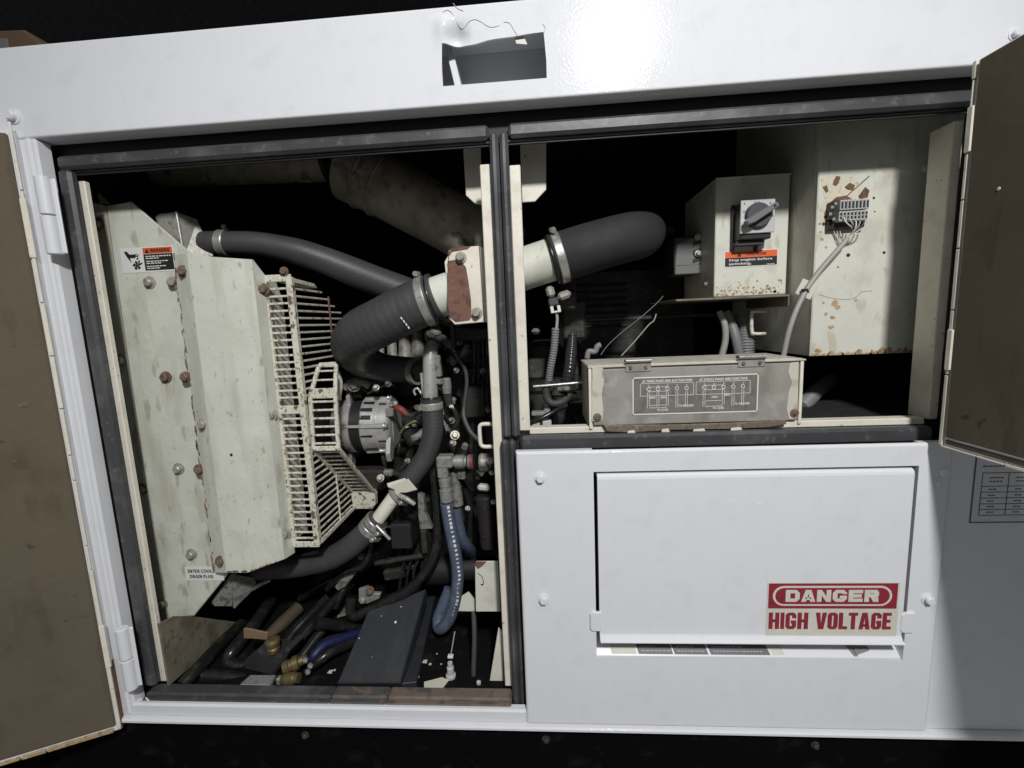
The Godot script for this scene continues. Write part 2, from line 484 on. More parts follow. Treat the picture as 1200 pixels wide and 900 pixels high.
	M.panel = mat(0, 0.5, 0.0, worn(178, Color(0.63, 0.63, 0.54), [[Color(0.50, 0.48, 0.39), 0.012, 0.54, 0.28, 0.6], [Color(0.42, 0.36, 0.24), 0.03, 0.68, 0.15, 0.5, 3], [Color(0.3, 0.2, 0.09), 0.07, 0.89, 0.05, 0.6]], 512), 1.5)
	M.blue = mat(0, 0.5, 0.0, worn(182, Color(0.085, 0.108, 0.155), [[Color(0.16, 0.18, 0.21), 0.02, 0.55, 0.25, 0.6], [Color(0.03, 0.04, 0.07), 0.05, 0.72, 0.1, 0.6]]), 4.0)
	M.blue_vivid = mat(lin(0.014, 0.018, 0.075), 0.5)
	M.grey_plastic = mat(lin(0.20, 0.20, 0.195), 0.5)
	M.pale_plastic = mat(lin(0.50, 0.50, 0.47), 0.45)
	M.wire = mat(lin(0.33, 0.32, 0.28), 0.5)
	M.wire_white = mat(lin(0.62, 0.60, 0.55), 0.5)
	M.dark_plastic = mat(lin(0.02, 0.02, 0.021), 0.45)
	M.sheet = mat(0, 0.62, 0.0, worn(190, Color(0.024, 0.026, 0.030), [[Color(0.045, 0.045, 0.045), 0.02, 0.55, 0.3, 0.6], [Color(0.12, 0.115, 0.11), 0.2, 0.88, 0.05, 0.6]]), 2.5, coarse, 0.2)
	M.floor = mat(0, 0.8, 0.0, worn(192, Color(0.005, 0.005, 0.005), [[Color(0.022, 0.020, 0.017), 0.03, 0.64, 0.2, 0.7], [Color(0.1, 0.09, 0.08), 0.2, 0.88, 0.05, 0.6]]), 2.0, coarse, 0.3)
	M.floor.metallic_specular = 0.25
	M.seam = mat(0, 0.8, 0.0, worn(95, Color(0.23, 0.155, 0.085), [[Color(0.13, 0.075, 0.04), 0.03, 0.5, 0.2, 0.8], [Color(0.42, 0.35, 0.22), 0.06, 0.62, 0.15, 0.7]]), 5.0)
	M.red = mat(0, 0.55, 0.0, worn(194, Color(0.25, 0.016, 0.032), [[Color(0.40, 0.13, 0.14), 0.12, 0.72, 0.12, 0.5], [Color(0.19, 0.012, 0.022), 0.03, 0.55, 0.3, 0.6]]), 6.0)
	M.red_plain = mat(lin(0.22, 0.045, 0.04), 0.55)
	M.orange = mat(lin(0.75, 0.13, 0.035), 0.5)
	M.ink = mat(lin(0.015, 0.015, 0.017), 0.5)
	M.ink_grey = mat(lin(0.06, 0.06, 0.065), 0.6)
	M.paper = mat(lin(0.72, 0.71, 0.67), 0.5)
	M.cream_paper = mat(0, 0.55, 0.0, worn(197, Color(0.60, 0.575, 0.49), [[Color(0.66, 0.64, 0.58), 0.03, 0.5, 0.3, 0.6]]), 4.0)
	M.tape = mat(lin(0.62, 0.60, 0.49), 0.5)
	M.ground = mat(0, 0.9, 0.0, worn(200, Color(0.30, 0.295, 0.285), [[Color(0.2, 0.195, 0.18), 0.02, 0.5, 0.3, 0.6], [Color(0.36, 0.35, 0.33), 0.1, 0.66, 0.15, 0.6]]), 0.5, coarse, 0.6)
	M.carton = mat(lin(0.16, 0.095, 0.05), 0.8)

func _ready():
	rng.seed = 7
	# ------------------------------------------------ camera, air, light
	var cam := Camera3D.new()
	cam.name = "camera"
	cam.position = EYE
	cam.basis = view.transposed()
	cam.fov = rad_to_deg(2.0 * atan(450.0 / FOCAL))
	cam.near = 0.02
	cam.far = 100.0
	add_child(cam)
	cam.current = true
	var we := WorldEnvironment.new()
	we.name = "world_environment"
	var env := Environment.new()
	env.background_mode = Environment.BG_SKY
	var sm := ProceduralSkyMaterial.new()
	sm.sky_top_color = lin(0.175, 0.183, 0.2)
	sm.sky_horizon_color = lin(0.175, 0.183, 0.2)
	sm.ground_bottom_color = lin(0.05, 0.05, 0.05)
	sm.ground_horizon_color = lin(0.175, 0.183, 0.2)
	sm.sun_angle_max = 1.0
	var sky := Sky.new()
	sky.sky_material = sm
	env.sky = sky
	env.tonemap_mode = Environment.TONE_MAPPER_LINEAR
	env.tonemap_exposure = 1.0
	env.sdfgi_enabled = true
	env.ssao_enabled = true
	env.ssil_enabled = true
	we.environment = env
	add_child(we)
	var lamp := SpotLight3D.new()      # the work lamp that lights the machine, up and to the right of the viewer
	lamp.name = "work_lamp"
	lamp.position = Vector3(0.48, 2.82, 2.0)
	lamp.look_at_from_position(lamp.position, Vector3(-0.15, 0.45, 0.0))
	lamp.spot_angle = 49.0
	lamp.spot_angle_attenuation = 1.0
	lamp.spot_range = 15.0
	lamp.spot_attenuation = 2.0
	lamp.light_energy = 7.7
	lamp.light_color = Color(0.995, 0.995, 1.0)
	lamp.light_size = 0.115
	lamp.shadow_enabled = true
	add_child(lamp)
	materials()
	surroundings()
	enclosure()
	doors()
	access()
	radiator()
	fan_guard()
	big_hoses()
	engine()
	lower_bay()
	right_bay()


# ---------------------------------------------------------------- round about
func surroundings():
	var g = G()
	g.box(Vector3(0, -0.05, 0), Vector3(40, 0.1, 40), 0.0)
	structure("ground", g, M.ground)
	g = G()
	g.box(Vector3(0, 2.0, -2.6), Vector3(14, 4.0, 0.12), 0.0)
	structure("wall", g, M.soot)
	var t = thing("wooden_crate", "brown box with pale patches, dim, behind the roof's left end", "box", Vector3(-1.33, 1.803, -0.36))
	g = G()
	g.prism([Vector3(-1.60, 1.803, -0.30), Vector3(-1.235, 1.803, -0.30), Vector3(-1.215, 1.985, -0.30), Vector3(-1.275, 2.035, -0.30), Vector3(-1.60, 2.05, -0.30)], Vector3(0, 0, -0.15), 0.006)
	part("body", g, M.carton, t)
	g = G()
	g.prism([Vector3(-1.44, 1.9, -0.297), Vector3(-1.318, 1.9, -0.297), Vector3(-1.318, 2.015, -0.297), Vector3(-1.44, 2.02, -0.297)], Vector3(0, 0, -0.004), 0.001)
	g.prism([Vector3(-1.29, 1.9, -0.297), Vector3(-1.23, 1.9, -0.297), Vector3(-1.232, 1.96, -0.297), Vector3(-1.28, 1.995, -0.297)], Vector3(0, 0, -0.004), 0.001)
	part("patch", g, mat(lin(0.2, 0.21, 0.2), 0.7), t)

# ---------------------------------------------------------------- the cabinet
func enclosure():
	var t = thing("generator_enclosure", "white steel generator enclosure with two open door openings and black seals", "generator", Vector3(0, 0.39, 0))
	# top panel with the torn slot
	var g = G()
	var x0 = -1.5
	var x1 = 1.12
	var yb = 1.641
	var yt = 1.803
	var sx0 = -0.16
	var sx1 = 0.025
	var sy0 = 1.674
	var V = func(x, y, z = 0.0): return Vector3(x, y, z)
	var F = func(a, b, c, d): g.face([Vector3(a, b, 0), Vector3(c, b, 0), Vector3(c, d, 0), Vector3(a, d, 0)], Vector3(0, 0, 1))
	var rb = yb + 0.004
	var rt = yt - 0.005
	F.call(x0, rb, sx0 - 0.03, rt); F.call(sx1 + 0.03, rb, x1, rt); F.call(sx0 - 0.03, rb, sx1 + 0.03, sy0)
	F.call(sx0 - 0.03, sy0, sx0, 1.70); F.call(sx1, sy0, sx1 + 0.03, 1.70)
	for e in [[rb, yb, -1.0], [rt, yt, 1.0]]:
		var r = abs(e[0] - e[1])
		var last = Vector2(0, e[0])
		for k in range(1, 5):
			var th = PI / 2 * k / 4
			var nx = Vector2(-r + r * cos(th), e[0] + e[2] * r * sin(th))
			g.face([Vector3(x0, last.y, last.x), Vector3(x1, last.y, last.x), Vector3(x1, nx.y, nx.x), Vector3(x0, nx.y, nx.x)], Vector3(0, e[2] * sin(th), cos(th)))
			last = nx
	g.face([V.call(x0, yb, -0.004), V.call(x1, yb, -0.004), V.call(x1, yb, -0.038), V.call(x0, yb, -0.038)], Vector3.DOWN)
	g.span(V.call(x0, yb + 0.001, -0.034), V.call(x1, yb + 0.018, -0.038), 0.0)
	# rims of the slot
	g.face([V.call(sx0, sy0), V.call(sx1, sy0), V.call(sx1, sy0, -0.005), V.call(sx0, sy0, -0.005)], Vector3.UP)
	g.face([V.call(sx0, sy0), V.call(sx0, 1.745), V.call(sx0, 1.745, -0.005), V.call(sx0, sy0, -0.005)], Vector3.RIGHT)
	g.face([V.call(sx1, sy0), V.call(sx1, 1.75), V.call(sx1, 1.75, -0.005), V.call(sx1, sy0, -0.005)], Vector3.LEFT)
	# dented sheet above it: the torn lower edge sags, the sheet is pushed in near its left corner
	var nx_ = 74
	var ny_ = 36
	var gx = func(i): return lerpf(sx0 - 0.03, sx1 + 0.03, float(i) / nx_)
	var crk = noise(77, 40.0, 3)
	var dent = func(x, y):
		var d = Vector2(x + 0.132, (y - 1.752) * 1.1).length()
		var z = -0.016 * exp(-d * d / 0.00035)
		d = Vector2(x + 0.152, (y - 1.765) * 0.6).length()
		z += 0.008 * exp(-d * d / 0.00022)
		z += crk.get_noise_2d(x, y) * 0.0007 * exp(-pow((x + 0.09) / 0.075, 2)) * exp(-pow((y - 1.768) / 0.02, 2))
		return z * smoothstep(rt, rt - 0.02, y) * smoothstep(sx0 - 0.03, sx0 - 0.012, x)
	var edge = func(x):
		var q = clampf((x - sx0) / (sx1 - sx0), 0.0, 1.0)
		var y = 1.744 - 0.006 * exp(-pow((q - 0.3) / 0.14, 2)) + 0.004 * smoothstep(0.55, 1.0, q)
		if x < sx0 or x > sx1: return 1.70
		return y
	var pt = func(i, j):
		var x = gx.call(i)
		var y = lerpf(edge.call(x), rt, float(j) / ny_)
		return Vector3(x, y, dent.call(x, y))
	for i in nx_:
		var flip = (gx.call(i) < sx0) != (gx.call(i + 1) < sx0) or (gx.call(i) > sx1) != (gx.call(i + 1) > sx1)
		for j in ny_:
			var a = pt.call(i, j)
			var b = pt.call(i + 1, j)
			var c = pt.call(i + 1, j + 1)
			var d = pt.call(i, j + 1)
			if flip:
				a.y = max(a.y, 1.74 - 0.04 * (1.0 - float(j) / ny_)); b.y = max(b.y, 1.74 - 0.04 * (1.0 - float(j) / ny_))
			var nn = func(p):
				var e = 0.0012
				return Vector3(-(dent.call(p.x + e, p.y) - dent.call(p.x - e, p.y)) / (2 * e), -(dent.call(p.x, p.y + e) - dent.call(p.x, p.y - e)) / (2 * e), 1).normalized()
			g.tri3(a, b, c, nn.call(a), nn.call(b), nn.call(c)); g.tri3(a, c, d, nn.call(a), nn.call(c), nn.call(d))
		if gx.call(i) >= sx0 and gx.call(i) < sx1:
			var a = pt.call(i, 0)
			var b = pt.call(i + 1, 0)
			g.face([a, b, b + Vector3(0, 0, -0.004), a + Vector3(0, 0, -0.004)], Vector3.DOWN)
	part("top_panel", g, M.white, t)
	g = G()
	g.span(Vector3(-0.40, 1.66, -0.130), Vector3(0.3, 1.797, -0.135), 0.0)
	g.span(Vector3(-0.40, 1.655, -0.0385), Vector3(0.3, 1.66, -0.135), 0.0)
	g.span(Vector3(-0.40, 1.7965, -0.0065), Vector3(0.3, 1.7935, -0.1295), 0.0)
	part("inner_panel", g, M.white_plain, t)
	g = G()
	g.prism([P(521, 52, -0.03), P(529, 52, -0.03), P(541, 102, -0.03), P(533, 102, -0.03)], Vector3(0, 0, -0.09), 0.001)
	part("inner_rib", g, M.white_plain, t)
	g = G()
	g.prism(flat([[603, 44], [613, 41], [618, 52], [605, 51]], -0.006), Vector3(0, 0, -0.001), 0.0)
	part("torn_flap", g, M.cream_paper, t)
	g = G()   # cracked paint round the slot
	for c in [[[519, 15], [524, 12], [530, 16], [536, 27], [541, 32], [546, 29], [550, 25], [557, 23], [564, 26], [572, 31], [578, 32], [585, 30]], [[590, 26], [597, 27], [602, 35], [606, 41]], [[531, 4], [536, 10], [543, 13]], [[636, 28], [639, 33], [638, 38]]]:
		var pp = []
		for q in c:
			var w = P(q[0], q[1], 0.0)
			pp.append(Vector3(w.x, w.y, dent.call(w.x, w.y) + 0.0004))
		g.tube(pp, 0.0005, 5, 3)
	part("paint_crack", g, mat(lin(0.42, 0.42, 0.42), 0.6), t)
	# roof, walls, floor
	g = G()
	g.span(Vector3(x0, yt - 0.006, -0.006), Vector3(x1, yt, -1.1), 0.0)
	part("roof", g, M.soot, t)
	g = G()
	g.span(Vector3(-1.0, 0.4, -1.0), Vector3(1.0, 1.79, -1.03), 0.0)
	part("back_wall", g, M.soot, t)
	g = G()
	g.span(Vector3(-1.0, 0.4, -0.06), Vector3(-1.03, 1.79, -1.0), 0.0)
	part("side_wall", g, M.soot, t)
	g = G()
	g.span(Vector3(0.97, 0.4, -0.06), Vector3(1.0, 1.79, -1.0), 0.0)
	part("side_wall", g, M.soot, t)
	g = G()
	g.span(Vector3(-1.0, 0.395, -0.02), Vector3(1.0, 0.415, -1.03), 0.0)
	part("floor_pan", g, M.floor, t)
	# left post and corner pieces
	g = G()
	g.span(Vector3(-1.5, 0.395, 0.0), Vector3(-0.957, 1.641, -0.032), 0.004)
	g.span(Vector3(-0.9755, 0.40, 0.0035), Vector3(-0.966, 1.641, -0.01), 0.003)
	part("left_post", g, M.white, t)
	g = G()
	g.span(Vector3(-1.5, 0.393, 0.0005), Vector3(-0.0575, 0.424, -0.02), 0.004)
	part("bottom_rail", g, M.white, t)
	g = G()
	g.span(Vector3(-1.5, 0.384, 0.012), Vector3(1.12, 0.3945, -0.02), 0.003)
	part("bottom_lip", g, M.white, t)
	g = G()
	g.span(Vector3(0.7535, 0.395, -0.003), Vector3(1.12, 1.60, -0.02), 0.003)
	part("right_panel", g, M.white, t)
	g = G()
	g.span(Vector3(-1.5, 0.0, -0.012), Vector3(1.06, 0.3835, -0.6), 0.004)
	part("skid_base", g, M.skid, t)
	for q in [[358, 861], [640, 866], [955, 873]]:
		bolt(t, P(q[0], q[1], -0.012), 0.006, 0.007, M.engine)
	# cream inner flanges
	for f in [[-0.9465, -0.921, 0.437, 1.575], [-0.107, -0.084, 0.437, 1.555], [-0.05, -0.029, 1.028, 1.55]]:
		g = G()
		g.span(Vector3(f[0], f[2], -0.05), Vector3(f[1], f[3], -0.062), 0.0015)
		part("cream_flange", g, M.cream, t)
	g = G()
	g.span(Vector3(-0.03, 1.02, -0.05), Vector3(0.742, 1.0335, -0.075), 0.0015)
	part("cream_flange", g, M.cream, t)
	g = G()
	g.span(Vector3(0.748, 1.03, -0.05), Vector3(0.7655, 1.575, -0.10), 0.0015)
	part("cream_flange", g, M.cream, t)
	# frame sheet behind the seals
	g = G()
	g.span(Vector3(-0.96, 1.585, -0.045), Vector3(0.80, 1.655, -0.05), 0.0)
	g.span(Vector3(-0.965, 0.42, -0.045), Vector3(-0.9468, 1.60, -0.05), 0.0)
	g.span(Vector3(-0.0838, 0.42, -0.045), Vector3(-0.0502, 1.60, -0.05), 0.0)
	g.span(Vector3(0.7655, 1.0, -0.045), Vector3(0.83, 1.60, -0.05), 0.0)
	part("seal_frame", g, M.black, t)
	# seals: a box section with a rolled bulb
	var seals = [[Vector3(-0.955, 1.5925, -0.03), Vector3(-0.085, 1.6185, -0.048)], [Vector3(-0.049, 1.5925, -0.03), Vector3(0.772, 1.6185, -0.048)], [Vector3(-0.9565, 0.44, -0.0285), Vector3(-0.9285, 1.592, -0.049)],
		[Vector3(-0.0845, 1.018, -0.029), Vector3(-0.068, 1.605, -0.0495)], [Vector3(-0.0655, 1.018, -0.029), Vector3(-0.0495, 1.605, -0.0495)], [Vector3(-0.0895, 0.40, -0.026), Vector3(-0.0735, 1.014, -0.0495)], [Vector3(-0.0725, 0.40, -0.024), Vector3(-0.0595, 1.014, -0.0495)],
		[Vector3(-0.049, 0.990, -0.026), Vector3(0.742, 1.021, -0.049)], [Vector3(0.766, 1.0, -0.0285), Vector3(0.792, 1.60, -0.049)]]
	for s in seals:
		g = G()
		g.span(s[0], s[1], 0.0055)
		part("rubber_seal", g, M.gasket, t)
	for s in [[Vector3(-0.955, 1.5905, -0.043), Vector3(0.755, 1.5905, -0.043)]]:
		g = G()
		g.tube([s[0], s[1]], 0.0022, 8, 1)
		part("seal_lip", g, M.gasket, t)
	g = G()
	var sill_mix = mat(0, 0.6, 0.0, worn(33, Color(0.085, 0.078, 0.07), [[Color(0.05, 0.05, 0.05), 0.02, 0.5, 0.2, 0.7], [Color(0.17, 0.12, 0.085), 0.03, 0.55, 0.15, 0.8]]), 3.0)
	var sill_rust = mat(0, 0.7, 0.0, worn(31, Color(0.15, 0.12, 0.095), [[Color(0.06, 0.055, 0.05), 0.02, 0.5, 0.2, 0.8], [Color(0.17, 0.09, 0.05), 0.05, 0.6, 0.15, 0.7]]), 3.0)
	var xs = [-0.945, -0.50, -0.37, -0.0905]
	for k in 3:
		g = G()
		g.span(Vector3(xs[k], 0.4165, -0.018), Vector3(xs[k + 1] - 0.0004, 0.4345, -0.05), 0.004)
		g.span(Vector3(xs[k], 0.424, -0.0075), Vector3(xs[k + 1] - 0.0004, 0.4285, -0.02), 0.002)
		part("sill_seal", g, [M.gasket, sill_mix, sill_rust][k], t, ["", "", "worn rust brown end of the sill seal"][k])
	g = G()
	g.box(Vector3(-0.928, 0.43, -0.006), Vector3(0.012, 0.003, 0.003), 0.0008, Basis(Vector3(0, 0, 1), -0.9))
	part("rubber_crumb", g, M.cream, t)
	bolt(t, P(17, 137, 0.0), 0.0095, 0.012, M.white)
	bolt(t, P(1188, 41, 0.0), 0.0065, 0.009, M.white)

# ---------------------------------------------------------------- doors
func hinge(t, top, mid, low, z):
	var a = P(top[0], top[1], z)
	var b = P(mid[0], mid[1], z)
	var c = P(low[0], low[1], z)
	var x = (a.x + b.x + c.x) / 3.0
	for s in [[a.y, b.y + 0.001], [b.y - 0.001, c.y]]:
		var g = G()
		var L = s[0] - s[1]
		g.lathe(Vector3(x, s[1], z - 0.006), Vector3.UP, [Vector2(0, 0), Vector2(0, 0.0105), Vector2(0.0015, 0.0125), Vector2(L - 0.0015, 0.0125), Vector2(L, 0.0105), Vector2(L, 0)], 20)
		part("hinge_knuckle", g, M.white_plain, t)
	var g2 = G()
	g2.span(Vector3(x + 0.004, c.y + 0.002, z - 0.010), Vector3(x + 0.019, a.y - 0.002, z - 0.0145), 0.002)
	part("hinge_leaf", g2, M.white_plain, t)

func doors():
	var h = Vector3(-0.981, 0, 0.014)
	var d = Vector3(-0.898, 0, 0.44)
	var n = Vector3(0.44, 0, 0.898)
	var ax = Basis(d, Vector3.UP, n)
	var y0 = 0.372
	var y1 = 1.650
	var w = 0.87
	var C = func(s, y, q): return h + d * s + n * q + Vector3(0, y, 0)
	var t = thing("left_door", "wide open left door showing its brown foam lining", "door", Vector3(-0.988, 0.372, 0.012))
	var g = G()
	g.box(C.call(w / 2, (y0 + y1) / 2, -0.022), Vector3(w, y1 - y0, 0.044), 0.002, ax)
	part("door_shell", g, M.white, t)
	g = G()
	g.box(C.call(w / 2 + 0.0035, (y0 + y1) / 2 + 0.004, 0.002), Vector3(w - 0.009, y1 - y0 - 0.022, 0.007), 0.003, ax)
	part("foam_lining", g, M.foam, t)
	g = G()
	var sy = y0 + 0.006
	while sy < y1:
		var L = rng.randf_range(0.05, 0.16)
		g.box(C.call(0.0025, min(sy + L / 2, y1 - 0.03), 0.0025), Vector3(rng.randf_range(0.003, 0.008), L - 0.002, 0.004), 0.001, ax)
		sy += L
	part("edge_trim", g, M.cream, t)
	g = G()
	var sx = 0.012
	while sx < w:
		var L = rng.randf_range(0.04, 0.12)
		g.box(C.call(sx + L / 2, y0 + 0.006, 0.0025), Vector3(L - 0.003, rng.randf_range(0.006, 0.010), 0.005), 0.001, ax)
		sx += L
	part("bottom_trim", g, M.rust_light, t)
	g = G()
	g.box(C.call(-0.0008, y0 + 0.085, -0.015), Vector3(0.0014, 0.16, 0.028), 0.0, ax)
	part("edge_stain", g, M.rust, t, "rust brown patch on the door's lower edge")
	g = G()
	g.box(C.call(0.001, y0 + 0.21, 0.004), Vector3(0.010, 0.10, 0.006), 0.001, ax)
	g.box(C.call(0.002, 1.47, 0.004), Vector3(0.010, 0.11, 0.006), 0.001, ax)
	part("hinge_plate", g, M.cream, t)
	for q in [[0.10, 0.70, 0.018, 0.005], [0.055, 1.13, 0.010, 0.007], [0.085, 1.02, 0.006, 0.003], [0.15, 1.05, 0.012, 0.004], [0.12, 0.93, 0.003, 0.002]]:
		g = G()
		var pts = []
		for k in 9: pts.append(C.call(q[0] + cos(TAU * k / 9) * q[2] * rng.randf_range(0.6, 1.1), q[1] + sin(TAU * k / 9) * q[3] * rng.randf_range(0.6, 1.1), 0.0062))
		g.prism(pts, n * -0.0008, 0.0)
		part("scuff", g, M.rusty_bolt if q[1] > 0.72 else M.foam, t)
	hinge(t, [45, 206], [52, 252], [63, 298], 0.016)
	hinge(t, [140, 738], [146, 774], [152, 809], 0.016)
	# right door, nearly square to the face
	var o0 = Vector3(0.7075, 0, 0.03)
	var e = Vector3(0.03, 0, 1.0).normalized()
	var s_ = Vector3(1.0, 0, -0.03).normalized()      # out of the lining, away from the opening
	ax = Basis(e, Vector3.UP, -s_)
	y0 = 1.0
	y1 = 1.6345
	w = 0.9
	C = func(s, y, q): return o0 + e * s - s_ * q + Vector3(0, y, 0)
	t = thing("right_door", "right door standing square open, dark brown lining, pale chipped edge", "door", Vector3(0.71, 1.0, 0.03))
	g = G()
	g.box(C.call(w / 2, (y0 + y1) / 2, -0.020), Vector3(w, y1 - y0, 0.038), 0.002, ax)
	part("door_shell", g, M.white, t)
	g = G()
	g.box(C.call(w / 2 + 0.004, (y0 + y1) / 2 + 0.008, 0.001), Vector3(w - 0.008, y1 - y0 - 0.022, 0.005), 0.002, ax)
	part("foam_lining", g, M.foam, t)
	g = G()
	g.box(C.call(w / 2 + 0.004, y0 + 0.0105, 0.0005), Vector3(w - 0.008, 0.008, 0.003), 0.0015, ax)
	part("lining_edge", g, M.foam, t)
	g = G()
	sy = y0 + 0.002
	while sy < y1:
		var L = min(rng.randf_range(0.04, 0.13), y1 - sy)
		g.box(C.call(0.0005, sy + L / 2, 0.0008), Vector3(rng.randf_range(0.003, 0.007), L - 0.002, 0.0045), 0.0008, ax)
		sy += L + 0.0001
	sx = 0.0
	while sx < 0.85:
		var L = rng.randf_range(0.03, 0.09)
		g.box(C.call(sx + L / 2, y0 + 0.0012, 0.0004), Vector3(L - 0.002, rng.randf_range(0.0025, 0.0055), 0.004), 0.0006, ax)
		sx += L
	part("edge_trim", g, M.cream, t)
	for q in [[1133, 152], [1115, 410]]:
		var c = P(q[0], q[1], 0.033)
		g = G()
		g.box(C.call(0.003, c.y, 0.003), Vector3(0.010, 0.070, 0.006), 0.001, ax)
		part("hinge_plate", g, M.cream, t)
	bolt(t, PX(1173, 221, 0.709), 0.003, 0.004, M.white_plain, -s_)

# ---------------------------------------------------------------- the panel under the right opening
func capsule(x0, x1, y0, y1, z) -> Array:
	var r = (y1 - y0) / 2
	var out = []
	for k in 13:
		var a = PI / 2 + PI * k / 12
		out.append(Vector3(x0 + r + cos(a) * r, y0 + r + sin(a) * r, z))
	for k in 13:
		var a = -PI / 2 + PI * k / 12
		out.append(Vector3(x1 - r + cos(a) * r, y0 + r + sin(a) * r, z))
	return out
func rect(x0, y0, x1, y1, z) -> Array:
	return [Vector3(x0, y0, z), Vector3(x1, y0, z), Vector3(x1, y1, z), Vector3(x0, y1, z)]

func access():
	var t = thing("access_panel", "white bolted access panel below the right opening with a hinged flap", "panel", Vector3(0.35, 0.395, 0.004))
	var g = G()
	var z = 0.004
	var a = [-0.0575, 0.3955, 0.7525, 0.9985]
	var o = [0.0935, P(878, 772.5, 0.004).y, 0.6945, 0.9555]
	var r = 0.006
	var F = func(x0, y0, x1, y1): g.face(rect(x0, y0, x1, y1, z), Vector3(0, 0, 1))
	F.call(a[0] + r, a[1] + r, o[0], a[3] - r); F.call(o[2], a[1] + r, a[2] - r, a[3] - r); F.call(o[0], a[1] + r, o[2], o[1]); F.call(o[0], o[3], o[2], a[3] - r)
	for k in 5:      # rolled outer edges
		var t0 = PI / 2 * k / 5
		var t1 = PI / 2 * (k + 1) / 5
		var e = func(s, th): return [a[0] + r - r * sin(th), a[1] + r - r * sin(th), a[2] - r + r * sin(th), a[3] - r + r * sin(th), z - r + r * cos(th)]
		var p = e.call(0, t0)
		var q = e.call(0, t1)
		var n0 = sin((t0 + t1) / 2)
		g.face([Vector3(p[0], p[3], p[4]), Vector3(p[2], p[3], p[4]), Vector3(q[2], q[3], q[4]), Vector3(q[0], q[3], q[4])], Vector3(0, n0, 1))
		g.face([Vector3(p[0], p[1], p[4]), Vector3(p[2], p[1], p[4]), Vector3(q[2], q[1], q[4]), Vector3(q[0], q[1], q[4])], Vector3(0, -n0, 1))
		g.face([Vector3(p[0], p[1], p[4]), Vector3(p[0], p[3], p[4]), Vector3(q[0], q[3], q[4]), Vector3(q[0], q[1], q[4])], Vector3(-n0, 0, 1))
		g.face([Vector3(p[2], p[1], p[4]), Vector3(p[2], p[3], p[4]), Vector3(q[2], q[3], q[4]), Vector3(q[2], q[1], q[4])], Vector3(n0, 0, 1))
	for s in [[rect(o[0], o[1], o[0], o[3], z), Vector3.RIGHT], [rect(o[2], o[1], o[2], o[3], z), Vector3.LEFT]]:
		g.face([s[0][0], s[0][3], s[0][3] - Vector3(0, 0, 0.02), s[0][0] - Vector3(0, 0, 0.02)], s[1])
	g.face([Vector3(o[0], o[1], z), Vector3(o[2], o[1], z), Vector3(o[2], o[1], z - 0.012), Vector3(o[0], o[1], z - 0.012)], Vector3.UP)
	g.face([Vector3(o[0], o[3], z), Vector3(o[2], o[3], z), Vector3(o[2], o[3], z - 0.02), Vector3(o[0], o[3], z - 0.02)], Vector3.DOWN)
	g.span(Vector3(a[0], a[1], -0.002), Vector3(o[0] - 0.001, a[3], -0.014), 0.0); g.span(Vector3(o[2] + 0.001, a[1], -0.002), Vector3(a[2], a[3], -0.014), 0.0)
	part("panel_sheet", g, M.white, t)
	g = G()
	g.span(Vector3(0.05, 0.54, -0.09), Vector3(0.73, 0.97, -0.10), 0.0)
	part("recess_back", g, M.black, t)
	# flap with rolled top and a turned-out lip at the bottom
	var fl = G()
	var fx0 = 0.1005
	var fx1 = 0.6865
	var ly = P(878, 743.5, 0.006).y      # where the lip is folded out
	var lb = P(878, 755, 0.0185).y
	fl.face(rect(fx0, ly, fx1, 0.940, 0.006), Vector3(0, 0, 1))
	var prof = [Vector2(0.940, 0.006), Vector2(0.945, 0.0048), Vector2(0.949, 0.001), Vector2(0.951, -0.006)]
	for i in 3: fl.face([Vector3(fx0, prof[i].x, prof[i].y), Vector3(fx1, prof[i].x, prof[i].y), Vector3(fx1, prof[i + 1].x, prof[i + 1].y), Vector3(fx0, prof[i + 1].x, prof[i + 1].y)], Vector3(0, 1, 1))
	prof = [Vector2(ly, 0.006), Vector2(ly - 0.003, 0.0072), Vector2(lb + 0.0035, 0.011), Vector2(lb + 0.0015, 0.0185), Vector2(lb, 0.0185), Vector2(lb + 0.0015, 0.008), Vector2(ly, 0.002)]
	for i in 6: fl.face([Vector3(fx0, prof[i].x, prof[i].y), Vector3(fx1, prof[i].x, prof[i].y), Vector3(fx1, prof[i + 1].x, prof[i + 1].y), Vector3(fx0, prof[i + 1].x, prof[i + 1].y)], Vector3(0, 1 if i < 3 else -1, 1 if i < 4 else -1))
	for x in [fx0, fx1]: fl.face([Vector3(x, ly, 0.006), Vector3(x, 0.94, 0.006), Vector3(x, 0.94, -0.008), Vector3(x, ly, -0.008)], Vector3(x - 0.4, 0, 0))
	fl.face(rect(fx0, ly, fx1, 0.949, -0.008), Vector3(0, 0, -1))
	var flap = part("flap", fl, M.white, t)
	for s in [[0.081, 0.104], [0.683, 0.707]]:
		g = G()
		var p = capsule(0, s[1] - s[0] + 0.02, 0, 0.043, 0)
		g.prism([Vector3(s[0] + 0.005, 0.617, 0.0085), Vector3(s[1], 0.617, 0.0085), Vector3(s[1], 0.660, 0.0085), Vector3(s[0] + 0.005, 0.660, 0.0085), Vector3(s[0], 0.655, 0.0085), Vector3(s[0], 0.622, 0.0085)], Vector3(0, 0, -0.005), 0.0015)
		part("flap_tab", g, M.white, flap)
	g = G()
	for q in [[858, 588, 5], [890, 590, 6], [846, 677, 2.5], [815, 715, 2.5], [707, 572, 5], [735, 618, 3]]:
		var c = P(q[0], q[1], 0.006)
		g.box(c, Vector3(q[2] * 0.0016, 0.0016, 0.0008), 0.0003, Basis(Vector3(0, 0, 1), rng.randf_range(-0.4, 0.4)))
	part("paint_chip", g, M.white_plain, flap)
	# tray and its labels seen under the flap
	var ty0 = o[1] + 0.0008
	var tn = Vector3(0, 1, 0.9).normalized()
